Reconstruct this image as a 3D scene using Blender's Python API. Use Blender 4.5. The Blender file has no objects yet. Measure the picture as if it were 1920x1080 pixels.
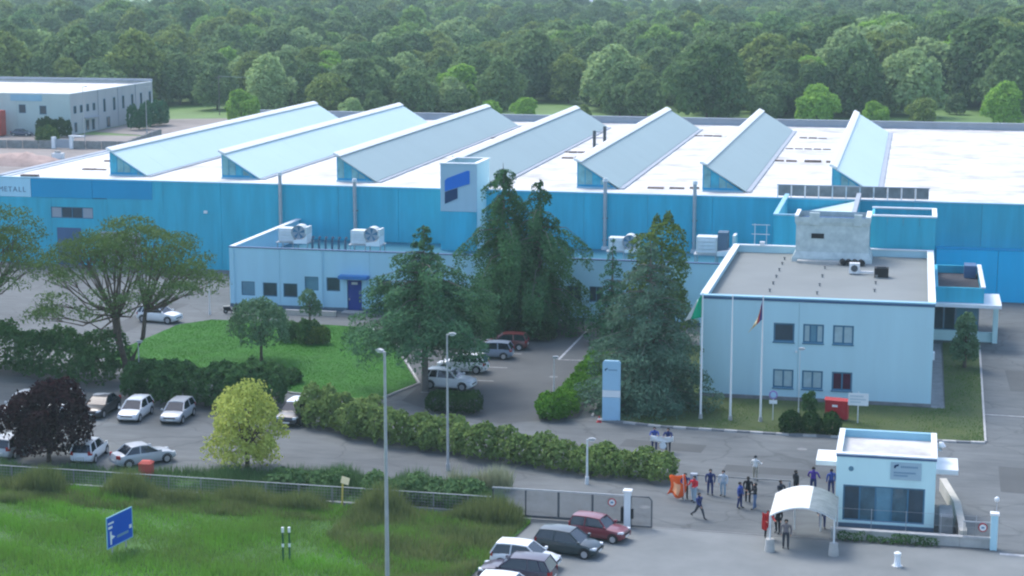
import bpy, math, random
import numpy as np
from math import sin, cos, pi, radians
from mathutils import Vector

# ------------------------------------------------------------------ camera, sky, sun, exposure
scene = bpy.context.scene
col = scene.collection
YAW, PITCH = radians(12.506), radians(10.09)
cam = bpy.data.objects.new('camera', bpy.data.cameras.new('camera'))
col.objects.link(cam)
cam.location = (0, 0, 34.3)
cam.rotation_euler = (pi/2 - PITCH, 0, YAW)
cam.data.sensor_width = 36.0
cam.data.lens = 63.75
cam.data.clip_start = 1.0
cam.data.clip_end = 6000.0
scene.camera = cam

SUN_AZ, SUN_EL = radians(-48), radians(54)
world = bpy.data.worlds.new('World')
scene.world = world
world.use_nodes = True
wn = world.node_tree.nodes
sky = wn.new('ShaderNodeTexSky')
sky.sky_type = 'NISHITA'
sky.sun_disc = False
sky.sun_elevation = SUN_EL
sky.sun_rotation = SUN_AZ
sky.altitude = 100
sky.air_density = 1.0
sky.dust_density = 2.5
sky.ozone_density = 2.0
wn['Background'].inputs['Strength'].default_value = 0.15
world.node_tree.links.new(sky.outputs[0], wn['Background'].inputs['Color'])

sun = bpy.data.objects.new('sun', bpy.data.lights.new('sun', 'SUN'))
col.objects.link(sun)
sun.data.energy = 0.85
sun.data.angle = radians(22)
sun.data.color = (1.0, 0.98, 0.95)
sun.rotation_euler = Vector((sin(SUN_AZ)*cos(SUN_EL), cos(SUN_AZ)*cos(SUN_EL), sin(SUN_EL))).to_track_quat('Z', 'Y').to_euler()
sun.location = (-60, 100, 120)

vs = scene.view_settings
vs.view_transform = 'Standard'
vs.look = 'None'
vs.exposure = 1.28
vs.gamma = 1.0
scene.render.filter_size = 2.2
scene.cycles.filter_width = 2.2
scene.cycles.max_bounces = 6
scene.cycles.volume_bounces = 0
scene.cycles.transparent_max_bounces = 8
scene.cycles.use_denoising = True

R = random.Random(7)

# ------------------------------------------------------------------ helpers
def tag(o, label=None, cat=None, group=None, kind=None):
    if label: o['label'] = label
    if cat: o['category'] = cat
    if group: o['group'] = group
    if kind: o['kind'] = kind
    return o

def empty(name, loc=(0, 0, 0), rz=0.0, label=None, cat=None, group=None, s=1.0):
    o = bpy.data.objects.new(name, None)
    col.objects.link(o)
    o.empty_display_size = 0.3
    o.location = loc
    o.rotation_euler = (0, 0, rz)
    o.scale = (s, s, s)
    return tag(o, label, cat, group)

def link(name, me, parent=None):
    o = bpy.data.objects.new(name, me)
    col.objects.link(o)
    if parent is not None:
        o.parent = parent
    return o

def copy_tree(o, parent=None):
    c = o.copy()
    col.objects.link(c)
    c.parent = parent
    for ch in list(o.children):
        copy_tree(ch, c)
    return c

class MB:
    def __init__(s, off=(0, 0, 0)):
        s.v, s.f, s.m, s.o = [], [], [], off
    def add(s, vs_, fs, mi=0):
        n = len(s.v)
        o = s.o
        s.v += [(p[0]-o[0], p[1]-o[1], p[2]-o[2]) for p in vs_]
        s.f += [tuple(i+n for i in f) for f in fs]
        s.m += [mi]*len(fs)
        return s
    def box(s, x0, x1, y0, y1, z0, z1, mi=0):
        return s.add([(x0,y0,z0),(x1,y0,z0),(x1,y1,z0),(x0,y1,z0),(x0,y0,z1),(x1,y0,z1),(x1,y1,z1),(x0,y1,z1)],
                     [(0,3,2,1),(4,5,6,7),(0,1,5,4),(1,2,6,5),(2,3,7,6),(3,0,4,7)], mi)
    def prism(s, poly, z0, z1, mi=0):            # poly in XY, counter-clockwise
        n = len(poly)
        return s.add([(x,y,z0) for x,y in poly]+[(x,y,z1) for x,y in poly],
                     [tuple(range(n-1,-1,-1)), tuple(range(n,2*n))]+[(i,(i+1)%n,n+(i+1)%n,n+i) for i in range(n)], mi)
    def prismy(s, poly, y0, y1, mi=0):           # poly in XZ
        n = len(poly)
        return s.add([(x,y0,z) for x,z in poly]+[(x,y1,z) for x,z in poly],
                     [tuple(range(n)), tuple(range(2*n-1,n-1,-1))]+[(i,n+i,n+(i+1)%n,(i+1)%n) for i in range(n)], mi)
    def quad(s, a, b, c, d, mi=0):
        return s.add([a,b,c,d], [(0,1,2,3)], mi)
    def tube(s, pts, rad, n=8, caps=True, mi=0):
        pts = [Vector(p) for p in pts]
        rings, base = [], len(s.v)
        vs_ = []
        for i, p in enumerate(pts):
            d = (pts[min(i+1,len(pts)-1)]-pts[max(i-1,0)]).normalized()
            a = d.cross(Vector((0,0,1)) if abs(d.z) < .95 else Vector((1,0,0))).normalized()
            b = a.cross(d).normalized()
            r = rad[i] if isinstance(rad, (list,tuple)) else rad
            for k in range(n):
                t = 2*pi*k/n
                vs_.append(p + a*cos(t)*r + b*sin(t)*r)
        fs = []
        for i in range(len(pts)-1):
            for k in range(n):
                fs.append((i*n+k, (i+1)*n+k, (i+1)*n+(k+1)%n, i*n+(k+1)%n))
        if caps:
            fs.append(tuple(range(n)))
            fs.append(tuple((len(pts)-1)*n+k for k in range(n-1,-1,-1)))
        return s.add(vs_, fs, mi)
    def cyl(s, p0, p1, r0, r1=None, n=10, mi=0):
        return s.tube([p0, p1], [r0, r0 if r1 is None else r1], n, True, mi)
    def wall(s, x0, x1, z0, z1, y0, y1, holes=(), mi=0):
        xs = sorted({x0, x1} | {min(max(h[k],x0),x1) for h in holes for k in (0,1)})
        zs = sorted({z0, z1} | {min(max(h[k],z0),z1) for h in holes for k in (2,3)})
        def solid(i, j):
            if i < 0 or j < 0 or i >= len(xs)-1 or j >= len(zs)-1: return False
            cx, cz = (xs[i]+xs[i+1])/2, (zs[j]+zs[j+1])/2
            return not any(h[0] < cx < h[1] and h[2] < cz < h[3] for h in holes)
        for i in range(len(xs)-1):
            for j in range(len(zs)-1):
                if not solid(i, j): continue
                a, b, c, d = xs[i], xs[i+1], zs[j], zs[j+1]
                s.quad((a,y0,c),(b,y0,c),(b,y0,d),(a,y0,d), mi)
                s.quad((b,y1,c),(a,y1,c),(a,y1,d),(b,y1,d), mi)
                if not solid(i-1,j): s.quad((a,y1,c),(a,y0,c),(a,y0,d),(a,y1,d), mi)
                if not solid(i+1,j): s.quad((b,y0,c),(b,y1,c),(b,y1,d),(b,y0,d), mi)
                if not solid(i,j-1): s.quad((a,y1,c),(b,y1,c),(b,y0,c),(a,y0,c), mi)
                if not solid(i,j+1): s.quad((a,y0,d),(b,y0,d),(b,y1,d),(a,y1,d), mi)
        return s
    def build(s, name, mats, parent=None, smooth=None):
        me = bpy.data.meshes.new(name)
        me.from_pydata([tuple(p) for p in s.v], [], s.f)
        for m in (mats if isinstance(mats, (list,tuple)) else [mats]):
            me.materials.append(m)
        if any(s.m): me.polygons.foreach_set('material_index', s.m)
        if smooth is not None:
            me.polygons.foreach_set('use_smooth', [True]*len(s.f))
            me.set_sharp_from_angle(angle=radians(smooth))
        me.update()
        return link(name, me, parent)

def npmesh(name, V, F, mats):
    k = F.shape[1]
    me = bpy.data.meshes.new(name)
    me.vertices.add(len(V)); me.vertices.foreach_set('co', np.ascontiguousarray(V, dtype=np.float32).ravel())
    me.loops.add(F.size); me.loops.foreach_set('vertex_index', np.ascontiguousarray(F, dtype=np.int32).ravel())
    me.polygons.add(len(F))
    me.polygons.foreach_set('loop_start', np.arange(0, F.size, k, dtype=np.int32))
    me.polygons.foreach_set('loop_total', np.full(len(F), k, dtype=np.int32))
    for m in mats: me.materials.append(m)
    me.update(calc_edges=True)
    me.validate()
    return me

# ------------------------------------------------------------------ materials
def mat(name, c, rough=0.7, vary=0.12, scale=0.6, spec=0.3, metal=0.0, bump=0.0, bscale=20.0, c2=None, streak=False, coat=0.0):
    m = bpy.data.materials.new(name)
    m.use_nodes = True
    nt = m.node_tree; N = nt.nodes; L = nt.links
    b = N['Principled BSDF']
    b.inputs['Roughness'].default_value = rough
    b.inputs['Specular IOR Level'].default_value = spec
    b.inputs['Metallic'].default_value = metal
    b.inputs['Coat Weight'].default_value = coat
    b.inputs['Coat Roughness'].default_value = 0.08
    geo = N.new('ShaderNodeNewGeometry')
    n1 = N.new('ShaderNodeTexNoise'); n1.inputs['Scale'].default_value = scale; n1.inputs['Detail'].default_value = 6; n1.inputs['Roughness'].default_value = 0.65
    if streak:
        mp = N.new('ShaderNodeMapping'); mp.inputs['Scale'].default_value = (1, 1, 0.12)
        L.new(geo.outputs['Position'], mp.inputs['Vector']); L.new(mp.outputs[0], n1.inputs['Vector'])
    else:
        L.new(geo.outputs['Position'], n1.inputs['Vector'])
    mr = N.new('ShaderNodeMapRange')
    mr.inputs['From Min'].default_value = 0.3; mr.inputs['From Max'].default_value = 0.7
    L.new(n1.outputs['Fac'], mr.inputs['Value'])
    mx = N.new('ShaderNodeMix'); mx.data_type = 'RGBA'
    lo = c2 if c2 else tuple(x*(1-vary) for x in c)
    hi = c if c2 else tuple(min(x*(1+vary), 0.95) for x in c)
    mx.inputs['A'].default_value = (*lo, 1); mx.inputs['B'].default_value = (*hi, 1)
    L.new(mr.outputs[0], mx.inputs['Factor'])
    L.new(mx.outputs['Result'], b.inputs['Base Color'])
    if bump > 0:
        n2 = N.new('ShaderNodeTexNoise'); n2.inputs['Scale'].default_value = bscale; n2.inputs['Detail'].default_value = 4
        L.new(geo.outputs['Position'], n2.inputs['Vector'])
        bp = N.new('ShaderNodeBump'); bp.inputs['Strength'].default_value = bump; bp.inputs['Distance'].default_value = 0.05
        L.new(n2.outputs['Fac'], bp.inputs['Height']); L.new(bp.outputs[0], b.inputs['Normal'])
    return m

def leafmat(name, a, b_, trans=0.25, obj=False, ramp=None, nscale=0.25, nw=0.4):
    m = bpy.data.materials.new(name)
    m.use_nodes = True
    nt = m.node_tree; N = nt.nodes; L = nt.links
    for n in list(N):
        if n.type == 'BSDF_PRINCIPLED': N.remove(n)
    out = N['Material Output']
    geo = N.new('ShaderNodeNewGeometry')
    oi = N.new('ShaderNodeObjectInfo')
    no = N.new('ShaderNodeTexNoise'); no.inputs['Scale'].default_value = nscale; no.inputs['Detail'].default_value = 3
    L.new(geo.outputs['Position'], no.inputs['Vector'])
    mx = N.new('ShaderNodeMix'); mx.data_type = 'RGBA'
    mx.inputs['A'].default_value = (*a, 1); mx.inputs['B'].default_value = (*b_, 1)
    ad = N.new('ShaderNodeMath'); ad.operation = 'MULTIPLY_ADD'
    L.new(geo.outputs['Random Per Island'], ad.inputs[0]); ad.inputs[1].default_value = 1-nw
    mr = N.new('ShaderNodeMapRange'); mr.inputs['From Min'].default_value = 0.3; mr.inputs['From Max'].default_value = 0.7
    mr.inputs['To Max'].default_value = nw
    L.new(no.outputs['Fac'], mr.inputs['Value']); L.new(mr.outputs[0], ad.inputs[2])
    L.new(ad.outputs[0], mx.inputs['Factor'])
    colout = mx.outputs['Result']
    if obj or ramp:
        ml = N.new('ShaderNodeMix'); ml.data_type = 'RGBA'; ml.blend_type = 'MULTIPLY'; ml.inputs['Factor'].default_value = 1
        L.new(colout, ml.inputs['A'])
        if obj:
            L.new(oi.outputs['Color'], ml.inputs['B'])
        else:
            cr = N.new('ShaderNodeValToRGB'); cr.color_ramp.interpolation = 'CONSTANT'
            while len(cr.color_ramp.elements) < len(ramp): cr.color_ramp.elements.new(0.5)
            for e, (p, c) in zip(cr.color_ramp.elements, ramp): e.position = p; e.color = (*c, 1)
            L.new(oi.outputs['Random'], cr.inputs[0]); L.new(cr.outputs[0], ml.inputs['B'])
        colout = ml.outputs['Result']
    d = N.new('ShaderNodeBsdfDiffuse'); t = N.new('ShaderNodeBsdfTranslucent'); ms = N.new('ShaderNodeMixShader')
    ms.inputs[0].default_value = trans
    L.new(colout, d.inputs['Color']); L.new(colout, t.inputs['Color'])
    L.new(d.outputs[0], ms.inputs[1]); L.new(t.outputs[0], ms.inputs[2]); L.new(ms.outputs[0], out.inputs['Surface'])
    return m

def asphalt_mat():
    m = mat('asphalt', (0.156, 0.170, 0.170), rough=0.85, vary=0.0, scale=0.07, c2=(0.085, 0.095, 0.098), bump=0.25, bscale=9)
    nt = m.node_tree; N = nt.nodes; L = nt.links
    b = N['Principled BSDF']; src = b.inputs['Base Color'].links[0].from_socket
    geo = [n for n in N if n.type == 'NEW_GEOMETRY'][0]
    vo = N.new('ShaderNodeTexVoronoi'); vo.feature = 'DISTANCE_TO_EDGE'; vo.inputs['Scale'].default_value = 0.16
    nz = N.new('ShaderNodeTexNoise'); nz.inputs['Scale'].default_value = 0.5; nz.inputs['Detail'].default_value = 5
    av = N.new('ShaderNodeVectorMath'); av.operation = 'MULTIPLY_ADD'; av.inputs[1].default_value = (2.2, 2.2, 0)
    L.new(geo.outputs['Position'], nz.inputs['Vector']); L.new(nz.outputs['Color'], av.inputs[0]); L.new(geo.outputs['Position'], av.inputs[2])
    L.new(av.outputs[0], vo.inputs['Vector'])
    mr = N.new('ShaderNodeMapRange'); mr.inputs['From Min'].default_value = 0.0; mr.inputs['From Max'].default_value = 0.018
    mr.inputs['To Min'].default_value = 0.72
    L.new(vo.outputs['Distance'], mr.inputs['Value'])
    n3 = N.new('ShaderNodeTexNoise'); n3.inputs['Scale'].default_value = 0.7; n3.inputs['Detail'].default_value = 8; n3.inputs['Roughness'].default_value = 0.7
    mp = N.new('ShaderNodeMapping'); mp.inputs['Scale'].default_value = (0.35, 1.6, 1); mp.inputs['Rotation'].default_value = (0, 0, 0.35)
    L.new(geo.outputs['Position'], mp.inputs['Vector']); L.new(mp.outputs[0], n3.inputs['Vector'])
    m3 = N.new('ShaderNodeMapRange'); m3.inputs['From Min'].default_value = 0.3; m3.inputs['From Max'].default_value = 0.7
    m3.inputs['To Min'].default_value = 0.82; m3.inputs['To Max'].default_value = 1.2
    L.new(n3.outputs['Fac'], m3.inputs['Value'])
    mu = N.new('ShaderNodeMath'); mu.operation = 'MULTIPLY'; L.new(mr.outputs[0], mu.inputs[0]); L.new(m3.outputs[0], mu.inputs[1])
    ml = N.new('ShaderNodeVectorMath'); ml.operation = 'SCALE'
    L.new(src, ml.inputs[0]); L.new(mu.outputs[0], ml.inputs['Scale']); L.new(ml.outputs[0], b.inputs['Base Color'])
    return m

M = dict(
    asphalt=asphalt_mat(),
    field=mat('field grass', (0.12, 0.22, 0.055), vary=0.3, scale=0.05, bump=0.3, bscale=2),
    soil=mat('verge soil', (0.05, 0.12, 0.025), vary=0.35, scale=0.4, rough=0.95, bump=0.4, bscale=6),
    lawn=mat('lawn', (0.028, 0.135, 0.008), vary=0.22, scale=0.5, rough=0.9, bump=0.3, bscale=10),
    lawndry=mat('worn lawn', (0.085, 0.11, 0.035), c2=(0.055, 0.085, 0.03), scale=0.35, rough=0.95, bump=0.3, bscale=8),
    dirt=mat('dirt road', (0.27, 0.24, 0.22), vary=0.25, scale=0.08, rough=0.95),
    mound=mat('pinkish earth', (0.42, 0.31, 0.27), vary=0.25, scale=0.5, rough=0.95, bump=0.5, bscale=2),
    blueroof=mat('blue coated roof', (0.02, 0.15, 0.22), vary=0.1, scale=0.3, rough=0.6),
    blue=mat('blue cladding', (0.035, 0.42, 0.56), vary=0.15, scale=0.8, rough=0.55, streak=True),
    bluebright=mat('bright blue cladding', (0.0, 0.52, 0.86), vary=0.07, scale=0.35, rough=0.5, streak=True),
    teal=mat('deep teal cladding', (0.0, 0.31, 0.55), vary=0.06, scale=0.35, rough=0.5, streak=True),
    pale=mat('pale blue render', (0.41, 0.70, 0.83), vary=0.06, scale=0.4, rough=0.8, streak=True),
    paleoff=mat('office pale render', (0.48, 0.72, 0.79), vary=0.06, scale=0.35, rough=0.8, streak=True),
    guard=mat('guardhouse white paint', (0.60, 0.84, 0.84), vary=0.05, scale=0.5, rough=0.7, streak=True),
    towerf=mat('grey blue tower panel', (0.40, 0.54, 0.61), vary=0.05, scale=0.5, rough=0.7, streak=True),
    roofw=mat('white roof membrane', (0.80, 0.80, 0.78), c2=(0.37, 0.345, 0.32), scale=0.2, rough=0.6),
    roofg=mat('grey roof membrane', (0.205, 0.225, 0.22), vary=0.1, scale=0.12, rough=0.8, bump=0.1, bscale=6),
    roofd=mat('dark roof membrane', (0.05, 0.05, 0.06), vary=0.2, scale=0.6, rough=0.8),
    slopeb=mat('pale blue metal roofing', (0.51, 0.66, 0.67), vary=0.03, scale=0.1, rough=0.5),
    slopeg=mat('grey blue metal roofing', (0.29, 0.385, 0.385), vary=0.03, scale=0.1, rough=0.5),
    cap=mat('white coping', (0.74, 0.78, 0.80), vary=0.06, scale=0.8, rough=0.6),
    capb=mat('light blue coping', (0.27, 0.50, 0.62), vary=0.06, scale=0.8, rough=0.6),
    navy=mat('navy trim', (0.06, 0.13, 0.25), vary=0.08, rough=0.5),
    greyp=mat('grey parapet sheet', (0.33, 0.37, 0.42), vary=0.08, scale=0.4, rough=0.7),
    rust=mat('rusty roof joint', (0.2, 0.15, 0.13), vary=0.4, scale=2.5, rough=0.9),
    stone=mat('streaked concrete', (0.60, 0.68, 0.66), c2=(0.38, 0.46, 0.46), scale=1.1, rough=0.85, bump=0.3, bscale=4),
    concrete=mat('concrete', (0.42, 0.42, 0.40), vary=0.2, scale=1.0, rough=0.9, bump=0.3, bscale=10),
    concdk=mat('dark concrete', (0.22, 0.23, 0.23), vary=0.25, scale=1.2, rough=0.9),
    beige=mat('beige concrete', (0.50, 0.48, 0.42), vary=0.12, scale=1.2, rough=0.9),
    kerba=mat('light kerb stone', (0.42, 0.42, 0.41), vary=0.15, scale=2, rough=0.9),
    kerbb=mat('dark kerb stone', (0.20, 0.21, 0.22), vary=0.15, scale=2, rough=0.9),
    paint=mat('worn road paint', (0.55, 0.56, 0.56), c2=(0.25, 0.26, 0.27), scale=2.5, rough=0.8),
    glass=mat('dark window glass', (0.03, 0.06, 0.085), vary=0.25, scale=0.8, rough=0.12, spec=0.6),
    glassg=mat('greenish skylight glass', (0.15, 0.36, 0.40), vary=0.3, scale=0.9, rough=0.2, spec=0.6),
    glassb=mat('blue skylight glass', (0.04, 0.36, 0.50), vary=0.25, scale=0.9, rough=0.2, spec=0.6),
    blind=mat('blind behind glass', (0.36, 0.50, 0.54), vary=0.12, scale=1.5, rough=0.25, spec=0.5),
    glasst=mat('teal window glass', (0.11, 0.27, 0.36), vary=0.2, scale=0.8, rough=0.15, spec=0.6),
    glassk=mat('dim blue green glass', (0.05, 0.12, 0.16), vary=0.35, scale=1.4, rough=0.12, spec=0.6),
    maroon=mat('maroon curtain behind glass', (0.07, 0.015, 0.04), vary=0.3, scale=2, rough=0.2),
    frame=mat('dark blue window frame', (0.05, 0.17, 0.27), vary=0.08, rough=0.5),
    door=mat('blue door', (0.01, 0.045, 0.26), vary=0.1, rough=0.5),
    canopyb=mat('blue canopy', (0.04, 0.20, 0.50), vary=0.1, rough=0.5),
    logob=mat('bright blue logo', (0.0, 0.15, 0.56), vary=0.03, rough=0.5),
    logon=mat('navy logo', (0.0, 0.035, 0.11), vary=0.03, rough=0.5),
    steel=mat('galvanised steel', (0.40, 0.42, 0.44), vary=0.12, scale=2, rough=0.5, metal=0.3),
    steelw=mat('pale painted steel', (0.62, 0.66, 0.67), vary=0.08, scale=2, rough=0.5),
    steeld=mat('dark steel', (0.08, 0.09, 0.10), vary=0.15, scale=2, rough=0.6),
    acw=mat('ac unit casing', (0.60, 0.64, 0.62), vary=0.1, scale=2, rough=0.6),
    white=mat('white paint', (0.78, 0.79, 0.79), vary=0.04, scale=1, rough=0.5),
    black=mat('black rubber', (0.02, 0.02, 0.022), vary=0.2, rough=0.8),
    red=mat('red paint', (0.42, 0.02, 0.03), vary=0.12, rough=0.5),
    redsoft=mat('faded red', (0.45, 0.08, 0.06), vary=0.15, rough=0.7),
    yellow=mat('yellow post', (0.60, 0.48, 0.12), vary=0.1, rough=0.6),
    orange=mat('orange fabric', (0.85, 0.11, 0.012), vary=0.12, scale=3, rough=0.8),
    orangel=mat('pale orange print', (0.85, 0.42, 0.22), vary=0.1, scale=3, rough=0.8),
    redfab=mat('red fabric', (0.60, 0.03, 0.03), vary=0.15, scale=3, rough=0.8),
    signblue=mat('road sign blue', (0.0, 0.085, 0.50), vary=0.06, rough=0.4),
    green=mat('green post', (0.02, 0.10, 0.05), vary=0.1, rough=0.6),
    flagg=mat('flag green', (0.0, 0.36, 0.19), vary=0.05, rough=0.8),
    flagp=mat('flag dark blue', (0.06, 0.05, 0.20), vary=0.05, rough=0.8),
    flagr=mat('flag red', (0.48, 0.04, 0.06), vary=0.05, rough=0.8),
    flagc=mat('flag cream', (0.72, 0.60, 0.34), vary=0.05, rough=0.8),
    totem=mat('light blue sign metal', (0.34, 0.56, 0.72), vary=0.05, rough=0.4),
    boardg=mat('grey blue sign board', (0.36, 0.50, 0.57), vary=0.04, rough=0.4),
    boardt=mat('sign lettering grey blue', (0.16, 0.28, 0.40), vary=0.04, rough=0.5),
    purple=mat('faded purple sign', (0.30, 0.22, 0.50), vary=0.08, rough=0.5),
    poly=mat('translucent canopy sheet', (0.72, 0.72, 0.66), vary=0.06, scale=1, rough=0.35),
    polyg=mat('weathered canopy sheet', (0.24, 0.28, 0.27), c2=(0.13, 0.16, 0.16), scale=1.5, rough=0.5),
    bark=mat('bark', (0.11, 0.085, 0.065), vary=0.35, scale=3, rough=0.95, bump=0.6, bscale=8),
    barkg=mat('grey bark', (0.17, 0.155, 0.14), vary=0.3, scale=3, rough=0.95, bump=0.6, bscale=8),
    farw=mat('far grey render', (0.45, 0.57, 0.55), vary=0.06, scale=0.3, rough=0.8),
    farg=mat('far grey panels', (0.42, 0.44, 0.45), vary=0.06, scale=0.3, rough=0.8, streak=True),
    plinth=mat('dark plinth', (0.10, 0.16, 0.22), vary=0.1, rough=0.8),
    rim=mat('wheel rim', (0.45, 0.46, 0.48), vary=0.1, scale=5, rough=0.35, metal=0.5),
    lampc=mat('headlight lens', (0.70, 0.74, 0.78), vary=0.05, rough=0.1, spec=0.7),
    tail=mat('taillight lens', (0.35, 0.01, 0.012), vary=0.05, rough=0.15, spec=0.6),
    plate=mat('number plate', (0.70, 0.70, 0.66), vary=0.05, rough=0.5),
    carglass=mat('car glass', (0.012, 0.018, 0.028), vary=0.1, rough=0.06, spec=0.8),
    skin=mat('skin', (0.42, 0.25, 0.18), vary=0.08, scale=6, rough=0.6),
    hair=mat('dark hair', (0.025, 0.02, 0.017), vary=0.2, scale=9, rough=0.7),
    shoe=mat('dark shoes', (0.03, 0.03, 0.035), vary=0.2, rough=0.7),
)
def L(name, a, b, **k): M[name] = leafmat(name, a, b, **k)
L('l_pine', (0.062, 0.120, 0.042), (0.165, 0.250, 0.085))
L('l_cedar', (0.05, 0.125, 0.066), (0.12, 0.25, 0.11), trans=0.15)
L('l_dcedar', (0.036, 0.105, 0.05), (0.105, 0.24, 0.085), trans=0.15)
L('l_bcedar', (0.061, 0.123, 0.087), (0.135, 0.236, 0.152), trans=0.15)
L('l_spruce', (0.034, 0.114, 0.058), (0.068, 0.184, 0.080), trans=0.15)
L('l_cypress', (0.041, 0.105, 0.029), (0.162, 0.228, 0.051), trans=0.15)
L('l_olive', (0.081, 0.166, 0.087), (0.176, 0.298, 0.160))
L('l_hedge', (0.041, 0.105, 0.036), (0.095, 0.193, 0.065))
L('l_hedged', (0.018, 0.050, 0.015), (0.039, 0.088, 0.024), trans=0.15)
L('l_hedgem', (0.09, 0.16, 0.045), (0.24, 0.33, 0.105))
L('l_bright', (0.050, 0.150, 0.015), (0.130, 0.288, 0.035))
L('l_plum', (0.018, 0.008, 0.010), (0.055, 0.025, 0.028), trans=0.15)
L('l_yellow', (0.27, 0.34, 0.07), (0.66, 0.70, 0.19), trans=0.35)
L('l_weed', (0.068, 0.149, 0.051), (0.162, 0.263, 0.109))
L('l_reed', (0.242, 0.265, 0.150), (0.440, 0.460, 0.300))
L('g_verge', (0.17, 0.235, 0.07), (0.20, 0.47, 0.055), trans=0.3, nscale=0.16, nw=0.62)
L('g_olive', (0.10, 0.15, 0.055), (0.27, 0.31, 0.11), trans=0.3, nscale=0.5, nw=0.5)
L('g_lawn', (0.024, 0.135, 0.006), (0.066, 0.22, 0.012), trans=0.3)
L('g_dry', (0.081, 0.158, 0.043), (0.162, 0.263, 0.087), trans=0.3)
TINT = {'dark green': (0.66, 0.74, 0.72), 'mid green': (1, 1, 1), 'olive green': (1.25, 1.1, 0.8), 'bright green': (1.5, 1.7, 0.75), 'pale silvery': (1.9, 1.7, 1.8)}
L('l_wood', (0.095, 0.165, 0.075), (0.260, 0.375, 0.145), obj=True, nscale=0.12, trans=0.35)
L('l_woodfar', (0.095, 0.165, 0.075), (0.260, 0.375, 0.145), nscale=0.12, trans=0.35,
  ramp=[(0, TINT['dark green']), (0.28, TINT['mid green']), (0.55, TINT['olive green']), (0.68, (1.25, 1.35, 0.9)), (0.80, (0.8, 0.95, 0.9)), (0.93, TINT['pale silvery'])])

# ------------------------------------------------------------------ ground, yard, lawns, kerbs
def sheet(name, poly, z, m, kind='structure'):
    b = MB(); b.add([(x, y, z) for x, y in poly], [tuple(range(len(poly)))])
    return tag(b.build(name, m), kind=kind)
def rect(x0, x1, y0, y1): return [(x0,y0),(x1,y0),(x1,y1),(x0,y1)]
sheet('terrain', rect(-4000, 4000, -500, 5000), -0.08, M['field'])
yard = sheet('yard_pavement', rect(-150, 90, 30, 196), 0.0, M['asphalt'])
sheet('side_road', rect(-260, -104.8, 196.01, 345), -0.03, M['dirt'])
sheet('gravel_track', [(-168,352),(-150,345),(-120,392),(-60,402),(-60,408),(-125,400),(-168,384)], -0.03, M['dirt'])
VERGE = [(-110,30),(-25.5,30),(-24.2,90),(-23.6,97),(-22.4,106.6),(-25.5,107.1),(-110,107.1)]
STRIP = [(-110,107.9),(-24.2,107.9),(-26.3,113.6),(-40.2,113.5),(-60.8,110.9),(-110,110.2)]
LAWN = [(-69.5,146),(-63,139.8),(-55,138.2),(-46.7,136.2),(-41.4,135.2),(-39.6,142),(-46.5,158),(-50.5,163.6),(-60,164.4),(-66.5,164),(-68.8,161)]
OLAWN = [(-22.6,133.2),(-17.8,132.3),(-8.2,132.0),(5.85,132.7),(6.5,168.5),(3.3,168.5),(3.2,142.3),(-16.3,142.3),(-16.3,162),(-24,162),(-24,148)]
sheet('grass_verge', VERGE, 0.05, M['soil'])
sheet('roadside_strip', STRIP, 0.07, M['soil'])
sheet('lawn', LAWN, 0.10, M['lawn'])
olawn = sheet('office_lawn', OLAWN, 0.10, M['lawndry'])
sheet('paved_path', rect(2.12, 3.15, 142.3, 168), 0.012, M['concdk'])

M['forecourt'] = mat('worn pale asphalt', (0.225, 0.24, 0.235), rough=0.85, c2=(0.15, 0.165, 0.165), scale=0.16, bump=0.25, bscale=9)
sheet('forecourt', [(-24.2,30),(90,30),(90,106.2),(5.4,106.9),(-15,107.25),(-22.3,106.7),(-23.4,97)], 0.004, M['forecourt'])
M['darkasph'] = mat('darker asphalt', (0.100, 0.108, 0.108), rough=0.85, c2=(0.064, 0.070, 0.072), scale=0.12, bump=0.25, bscale=9)
sheet('car_park_surface', [(-39.2,136),(-35,132.4),(-30,130.6),(-24.4,133.4),(-24.6,170.8),(-49,170.8),(-50.2,164.3),(-46,158.2),(-39.2,142)], 0.004, M['darkasph'])  # whole car park toned darker than the yard pavement
for pl_ in ([(-12,121),(-3.5,120.6),(-3.4,122.3),(-11.9,122.8)],[(-20,126),(-14,125.4),(-13.8,127.6),(-19.8,128.1)],[(8.5,150),(12,150),(12,158),(8.4,158)],[(-10,95),(-4,94.4),(-3.8,97.2),(-9.8,97.9)],[(-75,150),(-72.4,150),(-72.2,172),(-75,172)],[(6.5,120),(11,119.5),(11.2,126),(6.6,126.4)]):
    sheet('asphalt_patch', pl_, 0.008, M['darkasph'])
for x_, y_ in ((-7,128),(9,113),(-16,111.5),(-1,100),(-48,119.5),(-29,147)):
    o_ = MB().cyl((x_,y_,0.005),(x_,y_,0.014),0.36,n=16).build('manhole_cover', M['concdk']); tag(o_, kind='structure')
def kerb(pts, step, w=0.16, h=0.13, alt=True, name='kerb'):
    root = tag(empty(name, (pts[0][0], pts[0][1], 0)), kind='structure')
    k = 0
    for (ax, ay), (bx, by) in zip(pts, pts[1:]):
        d = math.hypot(bx-ax, by-ay); n = max(1, round(d/step)); ang = math.atan2(by-ay, bx-ax)
        for i in range(n):
            l = d/n
            key = (round(l, 3), w, h)
            if key not in KM:
                me = MB().box(0.012, l-0.012, -w/2, w/2, 0, h).build('kerb_stone', M['kerba'])
                KM[key] = me.data; bpy.data.objects.remove(me)
            o = link('kerb_stone', KM[key], root)
            o.location = (ax+(bx-ax)*i/n-pts[0][0], ay+(by-ay)*i/n-pts[0][1], -0.01*R.random())
            o.rotation_euler = (0, 0, ang)
            if alt and k % 2:
                o.material_slots[0].link = 'OBJECT'; o.material_slots[0].material = M['kerbb']
            k += 1
    return root
KM = {}
kerb([(-22.7,133.25),(-17.8,132.1),(-8.2,131.8),(5.9,132.5)], 1.0, w=0.34)
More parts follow.
